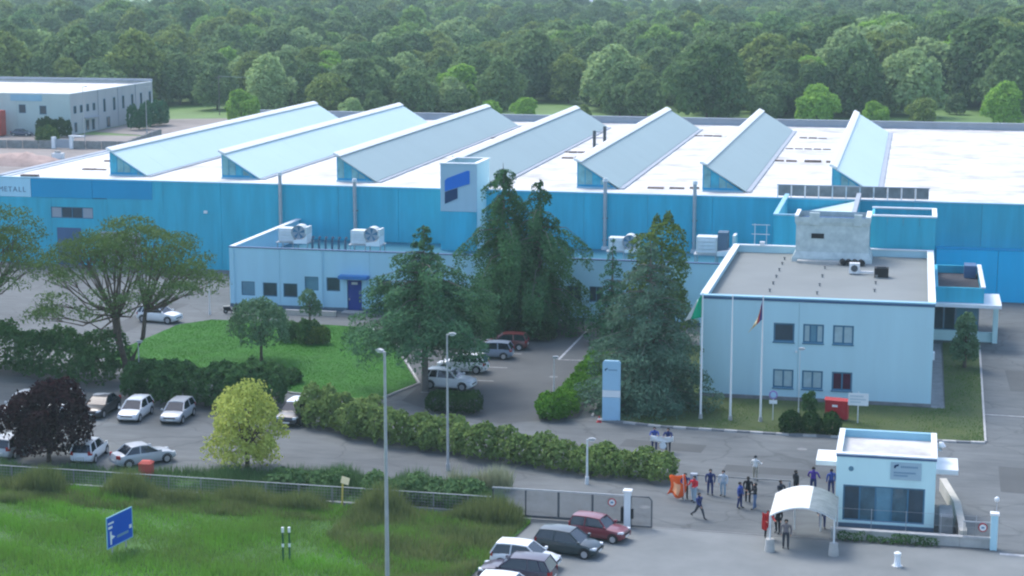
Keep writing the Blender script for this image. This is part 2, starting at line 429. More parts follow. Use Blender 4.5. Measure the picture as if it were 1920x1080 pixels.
kerb([(5.95,132.8),(6.6,168.5)], 1.5, alt=False)
kerb([(-63,139.6),(-55,138.0),(-46.7,136.0),(-41.3,135.0),(-39.4,142),(-46.3,158.1),(-50.4,163.8)], 1.5, alt=False)
kerb([(-23.4,134),(-24.2,148),(-24.4,158)], 1.5, alt=False)

def marking(x0, y0, x1, y1, w=0.14):
    d = Vector((x1-x0, y1-y0, 0)).normalized(); n = Vector((-d.y, d.x, 0))*w/2
    a, b = Vector((x0,y0,0.005)), Vector((x1,y1,0.005))
    o = MB().add([a-n, b-n, b+n, a+n], [(0,1,2,3)]).build('painted_line', M['paint'])
    return tag(o, kind='structure')
marking(-29.9, 153.8, -29.7, 168, 0.22); marking(-29.9, 153.8, -25.5, 154.2)
for y in (139.2, 144.2, 149.4, 155.2): marking(-38.5, y, -33.6, y+0.2)
marking(6.2, 141.5, 16, 141.0, 0.18); marking(5.9, 106.75, 12, 106.5, 0.35)

# ------------------------------------------------------------------ windows
def window(parent, off, x0, x1, z0, z1, y, fm, pms, n=2, fw=0.09):
    """window in a wall facing -Y: frame mesh with one child per pane"""
    b = MB(off); ya, yb = y+0.06, y+0.14
    b.box(x0, x1, ya, yb, z0, z0+fw).box(x0, x1, ya, yb, z1-fw, z1)
    b.box(x0, x0+fw, ya, yb, z0+fw, z1-fw).box(x1-fw, x1, ya, yb, z0+fw, z1-fw)
    pw = (x1-x0-2*fw-(n-1)*fw)/n
    for i in range(1, n):
        xm = x0+fw+i*(pw+fw)
        b.box(xm-fw, xm, ya, yb, z0+fw, z1-fw)
    w = b.build('window', fm, parent)
    for i in range(n):
        xa = x0+fw+i*(pw+fw)
        MB(off).box(xa, xa+pw, y+0.09, y+0.12, z0+fw, z1-fw).build('pane', pms[i % len(pms)], w)
    return w

# ------------------------------------------------------------------ factory hall
FX0, FX1, FY0, FY1, FZ = -104.5, 46.0, 192.5, 281.0, 10.0
O = (-30, 192.5, 0)
fac = empty('factory_hall', O, 0, 'long blue factory hall with white flat roof and seven sawtooth skylights', 'factory')
step = 6.98
xs = [FX0+i*step for i in range(22)]; xs[-1] = FX1
hole = (-97.6, -92.3, 5.4, 6.72)
for i in range(21):
    a, b = xs[i]+0.014, xs[i+1]-0.014
    holes = [(max(hole[0], a), min(hole[1], b), hole[2], hole[3])] if a < hole[1] and b > hole[0] else []
    top = 7.75 if i < 3 else FZ-0.05
    if i == 2: top = FZ-0.05
    if i < 2: top = 7.75
    MB(O).wall(a, b, 0.0, top, FY0, FY0+0.25, holes).build('wall_panel', M['blue'], fac)
MB(O).box(FX0+0.05, FX1, FY0+0.27, FY0+0.5, 0, FZ-0.1).build('inner_wall', M['navy'], fac)
f = MB(O).box(FX0, -100.0, FY0-0.05, FY0+0.26, 7.77, FZ-0.05).build('sign_panel', M['pale'], fac)
tag(f, 'pale panel with dark lettering at the left end')
MB(O).box(-99.96, -92.3, FY0-0.05, FY0+0.26, 7.77, FZ-0.05).build('fascia_panel', M['teal'], fac)
MB(O).box(-92.26, -84.9, FY0-0.06, FY0-0.003, 7.85, FZ-0.05).build('fascia_panel', M['teal'], fac)
w = window(fac, O, *hole, FY0, M['frame'], [M['greyp'], M['glass'], M['glass']], n=4, fw=0.1)
xl = -104.1
for ch in 'METALL':
    cu = bpy.data.curves.new('letter', 'FONT'); cu.body = ch; cu.size = 0.85; cu.extrude = 0.02
    t = link('letter', cu); dg = bpy.context.evaluated_depsgraph_get(); dg.update()
    me = bpy.data.meshes.new_from_object(t.evaluated_get(dg)); bpy.data.objects.remove(t)
    me.materials.clear(); me.materials.append(M['boardt'])
    t = link('letter', me, f); t.location = (xl-O[0], FY0-0.075-O[1], 8.35); t.rotation_euler = (pi/2, 0, 0)
    xl += max(v.co.x for v in me.vertices)+0.12
MB(O).box(-96.9, -93.9, FY0-0.07, FY0-0.01, 0.0, 4.3).build('roller_door', M['navy'], fac)
MB(O).box(-91.5, -86.5, FY0-0.07, FY0-0.01, 0.0, 4.0).build('roller_door', M['greyp'], fac)
MB(O).box(-78.6, -78.2, FY0-0.25, FY0-0.003, 6.5, 6.8).build('wall_lamp', M['white'], fac)
# side and back walls, roof, parapets
MB(O).box(FX0, FX0+0.25, FY0+0.3, FY1, 0, FZ-0.1).build('side_wall', M['blue'], fac)
MB(O).box(FX1-0.25, FX1, FY0+0.3, FY1, 0, FZ-0.1).build('side_wall', M['blue'], fac)
MB(O).box(FX0, FX1, FY1, FY1+0.25, 0, FZ+0.9).build('back_wall', M['greyp'], fac)
MB(O).box(FX0, FX1, FY1-0.25, FY1+0.35, FZ+0.9, FZ+1.05).build('back_coping', M['greyp'], fac)
MB(O).box(FX0+0.25, FX1-0.25, FY0+0.5, FY1-0.01, FZ-0.3, FZ-0.05).build('roof_deck', M['roofw'], fac)
MB(O).box(FX0, FX1, FY0-0.08, FY0+0.45, FZ-0.045, FZ+0.07).build('front_coping', M['capb'], fac)
MB(O).box(FX0-0.1, FX0+0.7, FY0+0.46, FY1, FZ-0.09, FZ+0.22).build('side_coping', M['greyp'], fac)
MB(O).box(FX0+0.71, FX0+1.1, FY0+0.46, FY1, FZ-0.04, FZ+0.1).build('gutter', M['cap'], fac)
# lower projecting bay at the right
for i in range(7):
    x0 = 2.75+i*6.2
    MB(O).box(x0+0.02, x0+6.18, FY0-1.5, FY0-0.003, 0, 5.35).build('lower_wall_panel', M['bluebright'], fac)
MB(O).box(2.7, 46.2, FY0-1.56, FY0-0.01, 5.36, 5.42).build('lower_coping', M['teal'], fac)
# seven sawtooth skylights
TY0, TY1 = 197.0, 272.0
for k in range(7):
    x = -92.1+13.95*k
    zr, zb, wd = 13.15, FZ+0.02, 4.75
    sl = M['slopeb'] if k in (0, 1, 6) else M['slopeg']
    tth = empty('sawtooth_skylight', (x-O[0], TY0-O[1], FZ), 0); tth.parent = fac
    o = (x, TY0, FZ)
    # folded metal slope: standing-seam sheets 0.6 m wide would be under a pixel, so 12 long sheets
    ns = 12
    for i in range(ns):
        ya, yb = TY0-0.25+(TY1-TY0+0.5)*i/ns, TY0-0.25+(TY1-TY0+0.5)*(i+1)/ns
        s = MB(o); a, b2 = (x-0.18, zr), (x+wd, zb+0.12)
        s.add([(a[0],ya,a[1]),(b2[0],ya,b2[1]),(b2[0],yb-0.02,b2[1]),(a[0],yb-0.02,a[1]),
               (a[0],ya,a[1]-0.14),(b2[0],ya,b2[1]-0.12),(b2[0],yb-0.02,b2[1]-0.12),(a[0],yb-0.02,a[1]-0.14)],
              [(0,1,2,3),(7,6,5,4),(0,4,5,1),(1,5,6,2),(2,6,7,3),(3,7,4,0)])
        s.build('roof_sheet', sl, tth)
    MB(o).prismy([(x-0.32,zr-0.12),(x+0.5,zr-0.27),(x+0.5,zr-0.2),(x-0.1,zr+0.12),(x-0.32,zr+0.12)], TY0-0.3, TY1+0.3).build('ridge_cap', M['white'], tth)
    MB(o).box(x+wd-0.1, x+wd+0.55, TY0-0.2, TY1+0.2, FZ-0.04, FZ+0.09).build('gutter', M['greyp'], tth)
    g = MB(o).prismy([(x,zb),(x+wd-0.35,zb),(x,zr-0.2)], TY0+0.05, TY0+0.3).build('gable_wall', M['teal'], tth)
    npn = 5
    for i in range(npn):
        xa, xb = x+0.12+i*(wd-0.6)/npn, x+0.04+(i+1)*(wd-0.6)/npn
        def zt(xx): return zr-0.36-(xx-x)*(zr-0.2-zb)/(wd-0.35)
        if zt(xb) < zb+0.2: xb = min(xb, x+wd-1.0)
        if xb-xa < 0.2: continue
        za = zb+0.35 if zt(xb) > zb+0.5 else zb+0.12
        MB(o).prismy([(xa,za),(xb,za),(xb,max(zt(xb),za+0.02)),(xa,zt(xa))], TY0+0.0, TY0+0.045).build('pane', M['glassg'] if (i+k) % 3 else M['glassb'], g)
    MB(o).prismy([(x,zb),(x+wd-0.35,zb),(x,zr-0.2)], TY1-0.3, TY1-0.05).build('gable_wall', M['teal'], tth)
    MB(o).box(x-0.06, x+0.06, TY0+0.31, TY1-0.31, zb, zr-0.16).build('vertical_glazing', M['glassg'], tth)
    MB(o).box(x-0.02, x+wd-0.3, TY0-0.15, TY0+0.04, FZ-0.04, zb+0.12).build('sill', M['capb'], tth)
# joints, drains and flashing lying on the white roof
for (x0, x1, y, h) in [(-17.0,-14.2,230,.22),(-13.3,-11.0,229.8,.28),(-10.6,-9.2,229.9,.3),(-16.8,-10.6,246.1,.2),(-28.6,-26.7,198.6,.2),(-26.2,-24.2,198.7,.25),(-24.0,-22.9,199.2,.2),
                       (-45.6,-42,234.9,.2),(-43.9,-40.6,227.6,.25),(-99.5,-95.6,211.5,.2),(-98,-94.8,202.2,.22),(-101.5,-99.2,193.3,.45),(-73,-70,240,.15),(-59,-56.5,252,.15),(-31,-27,262,.2),(-16,-12,262,.15)]:
    n = max(1, int((x1-x0)/1.2))
    s = MB(O)
    for i in range(n):
        a = x0+(x1-x0)*i/n; b = x0+(x1-x0)*(i+0.8+0.15*R.random())/n
        s.box(a, b, y-0.12-0.25*R.random(), y+0.15+0.3*R.random(), FZ-0.049, FZ-0.04+h*(0.5+0.5*R.random()))
    s.build('roof_joint', M['rust'], fac)
# screen of dark panels between white posts above the office end
for i in range(11):
    x0 = -13.9+i*1.43
    if i < 10 or True:
        MB(O).box(x0+0.07, x0+1.36, FY0+0.62, FY0+0.68, FZ+0.2, FZ+1.32).build('screen_panel', M['concdk'], fac)
    MB(O).box(x0-0.05, x0+0.05, FY0+0.58, FY0+0.72, FZ-0.05, FZ+1.3).build('screen_post', M['steelw'], fac)
MB(O).box(-14.0, 1.9, FY0+0.56, FY0+0.74, FZ+1.33, FZ+1.42).build('screen_rail', M['greyp'], fac)

# exhaust stack frame standing on the roof
e = empty('roof_stack_frame', (-41.2, 240, FZ-0.05), 0, 'dark steel stack frame standing on the white roof between sawtooths', 'stack')
for dx in (-0.7, 0.7): MB().cyl((dx,0,0),(dx,0,3.1 if dx > 0 else 2.5), 0.22, n=8).build('stack_pipe', M['steeld'], e)
for z in (0.6, 1.5, 2.3): MB().box(-0.5,0.5,-0.06,0.06,z,z+0.1).build('cross_bar', M['steel'], e)
MB().box(-1.1,1.1,-0.6,0.6,0,0.14).build('base', M['concdk'], e)

# ------------------------------------------------------------------ logo tower
O = (-47.6, 188, 0)
tw = empty('sign_tower', O, 0, 'square pale tower with a two-tone blue logo above the factory front', 'tower')
MB(O).box(-49.6, -45.62, 188.05, 188.3, 3.903, 8.15).build('lower_front_panel', M['blue'], tw)
MB(O).box(-49.6, -45.62, 188.0, 188.3, 8.17, 13.3).build('front_panel', M['towerf'], tw)
MB(O).box(-49.6, -49.3, 188.32, 194.0, 3.903, 13.3).build('side_panel', M['guard'], tw)
MB(O).box(-45.9, -45.6, 188.32, 194.0, 3.903, 13.3).build('side_panel', M['guard'], tw)
MB(O).box(-49.28, -45.92, 193.7, 194.0, 3.903, 13.3).build('back_panel', M['guard'], tw)
MB(O).box(-49.28, -45.92, 188.32, 193.68, 12.4, 12.6).build('roof', M['roofd'], tw)
cp = MB(O).box(-49.7,-45.5,187.9,188.45,13.31,13.42).box(-49.7,-45.5,193.6,194.1,13.31,13.42).box(-49.7,-49.2,188.46,193.59,13.31,13.42).box(-46.0,-45.5,188.46,193.59,13.31,13.42)
cp.build('coping', M['cap'], tw)
lg = MB(O).prismy([(-49.1,10.32),(-46.35,11.22),(-46.35,12.6),(-46.6,12.62),(-48.85,11.75),(-49.1,11.5)], 187.93, 187.997).build('logo', M['logob'], tw)
MB(O).prismy([(-49.1,8.98),(-47.7,9.6),(-47.7,10.72),(-49.1,10.26)], 187.93, 187.997).build('logo_lower_stroke', M['logon'], lg)

# ------------------------------------------------------------------ low annex along the factory front
O = (-40, 171.5, 0)
an = empty('low_annex', O, 0, 'long single-storey pale annex with square windows and blue doors before the factory', 'building')
AX0, AX1, AY0, AY1, AZ = -67.5, -9.0, 171.5, 192.40, 6.1
wins = [(-66.25,-64.82,1.22,2.66),(-63.95,-62.42,1.2,2.62),(-61.76,-60.26,1.2,2.62),(-59.48,-58.02,2.0,3.4),(-57.17,-55.75,2.0,3.4),
        (-51.9,-50.4,2.0,3.4),(-48.6,-47.2,2.0,3.4),(-45.2,-43.8,2.0,3.4),(-40.9,-39.5,2.0,3.4),(-36.8,-35.4,2.0,3.4),
        (-32.54,-31.1,1.98,3.5),(-30.32,-28.95,1.98,3.5),(-26.5,-25.1,2.0,3.5),(-22.5,-21.1,2.0,3.5)]
doors = [(-55.0,-53.47,0.12,3.2),(-34.72,-33.2,0.12,3.2)]
joints = [AX0,-62.09,-57.6,-52.6,-47.9+1.0,-42.4,-37.7,-32.87,-28.0,-23.8,-18.5,AX1]
for a, b in zip(joints, joints[1:]):
    hs = [h for h in wins+doors if a-0.01 <= h[0] and h[1] <= b+0.01]
    MB(O).wall(a+0.015, b-0.015, 0.35, AZ, AY0, AY0+0.25, hs).build('wall_panel', M['pale'], an)
pl = MB(O)
for a, b in ((AX0,-55.0),(-53.47,-34.72),(-33.2,AX1)): pl.box(a, b, AY0-0.03, AY0+0.25, 0, 0.34)
pl.build('plinth', M['plinth'], an)
for i, h in enumerate(wins):
    window(an, O, *h, AY0, M['frame'], [M['glass'] if i % 3 else M['glasst']], n=1 if i < 10 else 2)
for h in doors:
    d = MB(O).box(h[0]+0.06, h[1]-0.06, AY0+0.06, AY0+0.13, 0.14, 3.14).build('door', M['door'], an)
    MB(O).box(h[0]+0.14, h[0]+0.26, AY0+0.0, AY0+0.055, 1.15, 1.35).build('handle', M['steel'], d)
    MB(O).box(h[0]+0.45, h[1]-0.45, AY0+0.035, AY0+0.056, 2.75, 3.0).build('house_number_plate', M['steelw'], d)
    MB(O).box(h[0]-0.3, h[1]+0.3, AY0-1.1, AY0-0.04, 0.0, 0.13).build('doorstep', M['concrete'], an)
MB(O).box(-55.65, -52.65, AY0-1.0, AY0-0.005, 3.42, 3.75).build('door_canopy', M['canopyb'], an)
MB(O).box(-53.2, -52.95, AY0-0.25, AY0-0.005, 0.36, 3.4).build('downpipe', M['pale'], an)
MB(O).box(AX0, AX0+0.25, AY0+0.26, AY1, 0, AZ).build('side_wall', M['pale'], an)
MB(O).box(AX1-0.25, AX1, AY0+0.26, AY1, 0, AZ).build('side_wall', M['pale'], an)
MB(O).box(AX0+0.26, AX1-0.26, AY0+0.26, AY1, 3.65, 3.9).build('roof_deck', M['blueroof'], an)
MB(O).box(AX0-0.06, AX1, AY0-0.06, AY0+0.35, AZ+0.01, AZ+0.11).build('front_coping', M['navy'], an)
MB(O).box(AX0-0.06, AX0+0.5, AY0+0.36, AY1, AZ+0.01, AZ+0.12).build('side_coping', M['cap'], an)
for x in (-67.0, -57.5, -46.4, -37.6): MB(O).cyl((x,AY0-0.08,0.3),(x,AY0-0.08,AZ-0.1),0.05,n=6).build('downpipe', M['pale'], an)

# exhaust ducts standing against the blue wall
for x, z0, z1, nm in [(-69.3,0,11.1,'leftmost grey exhaust duct rising against the blue factory wall'),(-60.55,3.9,10.6,'second exhaust duct from left, behind the paired roof fan units'),
                      (-32.3,3.9,11.35,'exhaust duct rising right of the tall cedars on blue wall'),(-22.6,3.9,11.3,'rightmost exhaust duct, left of the office roof, on blue wall')]:
    e = empty('exhaust_duct', (x, 192.1, z0), 0, nm, 'duct', 'exhaust ducts on the factory front')
    MB().cyl((0,0,0),(0,0,z1-z0),0.2,n=10).build('pipe', M['steel'], e, 40)
    MB().cyl((0,0,z1-z0),(0,0,z1-z0+0.35),0.3,0.22,n=10).build('cowl', M['steelw'], e, 40)
    for z in (1.0, 3.4): MB().box(-0.27,0.27,-0.05,0.33,z,z+0.09).build('bracket', M['steeld'], e)
    MB().box(-0.32,0.32,-0.3,0.3,0.003,0.35).build('base_collar', M['steelw'], e)

# roof fan units
def fan_unit(loc, label, s=1.0, fan=True):
    e = empty('roof_fan_unit', loc, 0, label, 'fan unit', 'ventilation units on the annex roof', s)
    MB().box(0,1.75,0,1.5,0.1,1.5).build('casing', M['acw'], e)
    for i in range(4): MB().add([(0.12,-0.09,0.22+i*0.31),(1.63,-0.09,0.22+i*0.31),(1.63,-0.01,0.47+i*0.31),(0.12,-0.01,0.47+i*0.31),(0.12,-0.02,0.22+i*0.31),(1.63,-0.02,0.22+i*0.31)],[(0,1,2,3),(0,4,5,1),(0,3,4),(1,5,2)]).build('louvre', M['steelw'], e)
    if not fan:
        MB().box(1.76,2.6,0.2,1.5,0.1,1.9).build('rear_box', M['plinth'], e)
    else:
     h = MB().tube([(2.3,-0.25,1.15),(2.3,1.1,1.15)],[0.78,0.78],20,False).build('fan_housing', M['acw'], e, 50)
     MB().cyl((2.3,-0.1,1.15),(2.3,0.0,1.15),0.74,n=20).build('fan_mouth', M['greyp'], h)
     for k in range(5):
        a = 2*pi*k/5
        MB().add([(2.3,-0.13,1.15),(2.3+0.66*cos(a),-0.12,1.15+0.66*sin(a)),(2.3+0.66*cos(a+.5),-0.17,1.15+0.66*sin(a+.5))],[(0,1,2)]).build('fan_blade', M['frame'], h)
    MB().prismy([(1.8,0.02),(3.25,0.02),(3.25,1.0),(2.9,0.5),(1.8,0.35)],-0.45,1.3).build('duct_box', M['white'], e)
    MB().box(3.05,3.3,-0.4,1.2,1.0,1.75).build('side_fin', M['acw'], e)
    MB().box(-0.2,3.4,-0.3,1.6,0.0,0.09).build('base_frame', M['steel'], e)
    for lx in (-0.1,1.6,3.2):
        for ly in (-0.2,1.45): MB().box(lx,lx+0.1,ly,ly+0.1,(3.9-loc[2])/s,-0.002).build('support_leg', M['steel'], e)
    return e
fan_unit((-64.6,178.2,5.7), 'louvred fan unit nearest the left end of the annex roof')
fan_unit((-56.7,178.2,5.7), 'second louvred fan unit on the annex roof, left of dark cedars')
fan_unit((-29.8,179.5,5.7), 'louvred fan unit on annex roof partly hidden by the thin spruce', 0.95)
fan_unit((-20.9,179.5,5.7), 'fan unit on annex roof just left of the office block', 1.2, fan=False)
for i in range(6):
    x = -61.0+i*0.72
    e = empty('roof_pipe_bend', (x, 178.6, 5.7), 0, ['first','second','third','fourth','fifth','last'][i]+' of the small dark pipes between the paired roof fan units', 'pipe', 'small dark pipes on the annex roof')
    MB().tube([(0,0,-1.8),(0,0,0.4),(0.08,-0.1,0.62),(0.22,-0.18,0.68)],[0.13,0.13,0.14,0.15],8).build('pipe', M['plinth'], e, 50)
    MB().box(-0.2,0.2,-0.2,0.2,-1.8,-1.74).build('flange', M['steeld'], e)

# ------------------------------------------------------------------ office block
O = (-7, 143, 0)
of = empty('office_block', O, 0, 'two-storey pale blue office block with grey flat roof behind the flagpoles', 'building')
OX0, OX1, OY0, OY1, OZ = -16.2, 2.1, 143.0, 170.5, 8.2
ow = [(-10.34,-8.69,4.73,6.25),(-8.01,-6.38,4.73,6.25),(-5.67,-4.05,4.73,6.25),(-10.3,-8.68,0.97,2.48),(-8.0,-6.36,0.97,2.48),(-5.65,-4.05,0.97,2.48)]
for a, b in ((OX0,-8.36),(-8.34,OX1)):
    MB(O).wall(a, b, 0.25, OZ, OY0, OY0+0.3, [h for h in ow if a < h[0] < b]).build('wall_panel', M['paleoff'], of)
MB(O).box(OX0, OX1, OY0-0.03, OY0+0.3, 0, 0.24).build('plinth', M['concdk'], of)
for i, h in enumerate(ow):
    window(of, O, *h, OY0, M['frame'], {0: [M['glass']], 1: [M['blind'], M['glasst'], M['blind']], 2: [M['blind']], 5: [M['maroon']]}.get(i, [M['blind'], M['blind']]), n=1 if i == 0 else (3 if i == 1 else 2), fw=0.13)
    MB(O).box(h[0]-0.05, h[1]+0.05, OY0-0.07, OY0+0.05, h[2]-0.1, h[2]-0.004).build('window_sill', M['frame'], of)
MB(O).box(OX0, OX0+0.3, OY0+0.31, OY1, 0, OZ).build('side_wall', M['paleoff'], of)
MB(O).box(OX1-0.3, OX1, OY0+0.31, OY1, 0, OZ).build('side_wall', M['paleoff'], of)
MB(O).box(OX0+0.31, OX1-0.31, OY1-0.3, OY1, 0, OZ).build('back_wall', M['paleoff'], of)
MB(O).box(OX0+0.31, OX1-0.31, OY0+0.31, OY1-0.31, 7.35, 7.6).build('roof_deck', M['roofg'], of)
MB(O).box(OX0-0.04, OX1+0.04, OY0-0.05, OY0-0.003, OZ-0.2, OZ).build('front_trim', M['navy'], of)
MB(O).box(OX0-0.08, OX1+0.08, OY0-0.1, OY0+0.5, OZ+0.01, OZ+0.12).build('front_coping', M['capb'], of)
for xa, xb in ((OX0-0.08, OX0+0.5), (OX1-0.5, OX1+0.08)):
    MB(O).box(xa, xb, OY0+0.51, OY1+0.05, OZ+0.01, OZ+0.12).build('side_coping', M['cap'], of)
MB(O).box(OX0+0.51, OX1-0.51, OY1-0.42, OY1+0.05, OZ+0.01, OZ+0.12).build('back_coping', M['cap'], of)
MB(O).cyl((-8.5,OY0-0.12,4.0),(-8.5,OY0-0.005,4.0),0.1,n=10).build('wall_lamp', M['white'], of)
MB(O).box(2.11, 2.35, 149.5, 150.2, 2.4, 3.0).build('meter_box', M['cap'], of)
for x, ys in ((-11.2,(146,149.4,153,156.5,160,163.5,166.4)),(-7.3,(146,149,153,157.5,162)),(-2.7,(146,151.2,155,158))):
    for y in ys:
        e = MB(O).cyl((x,y,7.6),(x,y,7.8),0.07,n=8).cyl((x,y,7.8),(x,y,7.88),0.12,n=8).build('roof_vent', M['concdk'], of)
# streaked concrete plant room, flared at foot and parapet
pr = MB(O)
sec = [(0.35,7.6),(0.3,7.95),(0.0,8.5),(0.0,10.9),(0.12,11.25),(0.12,11.7)]
rings = [[(-10.2-d,166.0-d,z),(-3.65+d,166.0-d,z),(-3.65+d,170.3,z),(-10.2-d,170.3,z)] for d, z in sec]
vs_ = [p for r in rings for p in r]
pr.add(vs_, [(i*4+k,i*4+(k+1)%4,(i+1)*4+(k+1)%4,(i+1)*4+k) for i in range(len(sec)-1) for k in range(4)])
pr = pr.build('plant_room', M['stone'], of)
MB(O).box(-9.9,-3.95,166.3,170.0,11.0,11.25).build('plant_room_roof', M['navy'], pr)
MB(O).box(-8.8,-7.66,165.95,165.99,9.75,10.2).build('vent_opening', M['black'], pr)
for xa, xb in ((-10.35,-10.0),(-3.95,-3.5)): MB(O).box(xa,xb,165.8,170.2,11.705,11.85).build('coping', M['cap'], pr)
MB(O).box(-9.0,-8.1,165.85,166.25,11.0,12.1).build('chimney', M['stone'], pr)
MB(O).box(-5.0,-4.3,165.85,166.25,11.0,12.0).build('chimney', M['stone'], pr)
MB(O).box(-9.95,-4.4,164.6,165.5,7.6,7.85).build('plant_room_step', M['concrete'], of)
# roof equipment
e = empty('roof_condenser', (-4.6,159.8,7.6), 0, 'small white condenser with pipe run on the office roof', 'condenser')
MB().box(-0.5,0.4,-0.3,0.3,0.08,1.0).build('casing', M['white'], e)
MB().cyl((-0.05,-0.33,0.55),(-0.05,-0.301,0.55),0.3,n=16).build('fan_grille', M['steeld'], e)
MB().box(0.41,1.6,-0.15,0.1,0.1,0.3).build('pipe_run', M['white'], e)
MB().box(-0.45,-0.3,-0.28,0.28,0,0.08).box(0.2,0.35,-0.28,0.28,0,0.08).build('feet', M['steeld'], e)
e = empty('roof_tank', (-2.3,158.6,7.6), 0, 'black boxy tank on the office roof beside white condenser', 'tank')
MB().box(-0.6,0.6,-0.5,0.5,0.06,0.85).build('body', M['black'], e)
MB().box(-0.4,0.4,-0.3,0.3,0.85,1.0).build('lid', M['steeld'], e)
MB().box(-0.65,0.65,-0.55,0.55,0,0.06).build('base', M['concdk'], e)
e = empty('roof_duct_bundle', (-5.0,164.3,7.6), 0, 'dark duct bundle at the foot of the concrete plant room', 'duct')
for i in range(4): MB().cyl((-0.9+i*0.55,0.5,0.3),(-0.75+i*0.55,-0.3,0.3),0.27,n=8).build('duct', M['black'], e)
MB().box(-1.3,1.2,-0.1,0.3,0,0.1).build('base', M['concdk'], e)

# blue stair block and stair hall behind the office roof
O = (-0.6, 171, 0)
sb = empty('blue_plant_block', O, 0, 'plain blue block with white parapet right behind the office roof', 'building')
for i in range(4):
    x0 = -3.6+i*1.475
    MB(O).box(x0+0.01, x0+1.465, 171.0, 171.25, 0, 11.25).build('wall_panel', M['blue'], sb)
MB(O).box(2.05,2.3,171.26,177.0,0,11.25).build('side_wall', M['blue'], sb)
MB(O).box(-3.6,-3.35,171.26,177.0,0,11.25).build('side_wall', M['blue'], sb)
MB(O).box(-3.34,2.04,171.26,177.0,10.4,10.6).build('roof', M['roofd'], sb)
MB(O).box(-3.34,2.04,176.7,177.0,10.61,11.25).build('back_wall', M['blue'], sb)
MB(O).box(-3.65,2.4,170.9,171.35,11.26,11.4).box(-3.65,2.4,176.6,177.05,11.26,11.4).box(1.95,2.4,171.36,176.59,11.26,11.4).build('coping', M['cap'], sb)
O = (-9, 176, 0)
sh = empty('blue_stair_hall', O, 0, 'blue hall with a white skewed roof linking office to factory', 'building')
MB(O).box(-13.0,-5.2,176.0,176.25,0,10.4).build('front_wall', M['blue'], sh)
MB(O).box(-13.0,-12.75,176.26,192.35,0,10.4).build('side_wall', M['blue'], sh)
MB(O).box(-5.45,-5.2,176.26,192.35,0,10.4).build('side_wall', M['blue'], sh)
MB(O).box(-13.05,-12.6,176.3,192.3,10.41,10.55).build('coping', M['capb'], sh)
MB(O).box(-5.6,-5.15,176.3,192.3,10.41,10.8).build('coping', M['greyp'], sh)
MB(O).box(-13.05,-5.15,175.9,176.29,10.41,10.55).build('coping', M['capb'], sh)
b = MB(O); T = [(-12.7,176.3,8.3),(-5.62,176.3,9.95),(-5.62,192.3,9.95),(-12.7,192.3,8.3)]
b.add(T+[(x,y,z-0.2) for x,y,z in T], [(0,1,2,3),(7,6,5,4),(0,4,5,1),(1,5,6,2),(2,6,7,3),(3,7,4,0)]).build('sloping_roof', M['slopeb'], sh)
# thin antenna frame at the left roof edge
e = empty('roof_antenna', (-14.3,170.3,8.33), 0, 'thin pale antenna frame at the rear left office roof corner', 'antenna')
MB().cyl((0,0,-0.2),(0,0,2.0),0.035,n=6).build('mast', M['steelw'], e)
MB().cyl((1.1,0,-0.2),(1.1,0,1.9),0.03,n=6).build('mast', M['steelw'], e)
for z in (1.0,1.9): MB().cyl((-0.3,0,z),(1.4,0,z),0.03,n=6).build('cross_bar', M['steelw'], e)
MB().box(0.5,0.95,-0.2,0.2,-0.05,0.3).build('junction_box', M['white'], e)

# entrance block at the right of the office
O = (4.6, 167, 0)
en = empty('entrance_block', O, 0, 'glazed entrance with blue box roof and white canopy right of office', 'building')
MB(O).box(2.45,6.75,166.7,166.95,4.17,5.55).build('front_fascia', M['blue'], en)
MB(O).box(6.5,6.75,166.96,179.5,4.17,5.55).build('side_fascia', M['blue'], en)
MB(O).box(2.45,2.7,166.96,179.5,4.17,5.55).build('side_fascia', M['blue'], en)
MB(O).box(2.71,6.49,179.25,179.5,4.17,5.55).build('back_fascia', M['blue'], en)
MB(O).box(2.71,6.49,166.96,179.24,4.6,4.8).build('roof', M['roofd'], en)
MB(O).box(5.2,6.3,176.5,178.5,4.81,6.0).build('roof_hatch', M['navy'], en)
MB(O).box(6.45,6.85,166.65,179.55,5.56,5.68).build('coping', M['cap'], en)
MB(O).box(2.12,8.3,165.9,172.0,3.86,4.16).build('canopy', M['cap'], en)
MB(O).box(7.75,8.2,169.3,169.75,0,3.85).build('column', M['guard'], en)
MB(O).box(5.7,8.2,169.76,170.0,0,0.9).build('low_wall', M['guard'], en)
for i in range(4):
    x0 = 2.3+i*1.05
    fr = MB(O).wall(x0, x0+1.04, 1.0, 3.85, 169.9, 170.05, [(x0+0.07,x0+0.97,1.07,3.78)]).build('glazed_panel', M['frame'], en)
    MB(O).box(x0+0.08,x0+0.96,169.95,169.99,1.08,3.77).build('pane', M['glass'] if i < 2 else M['glasst'], fr)
MB(O).box(2.3,6.5,169.85,170.1,0,0.98).build('glazing_plinth', M['guard'], en)

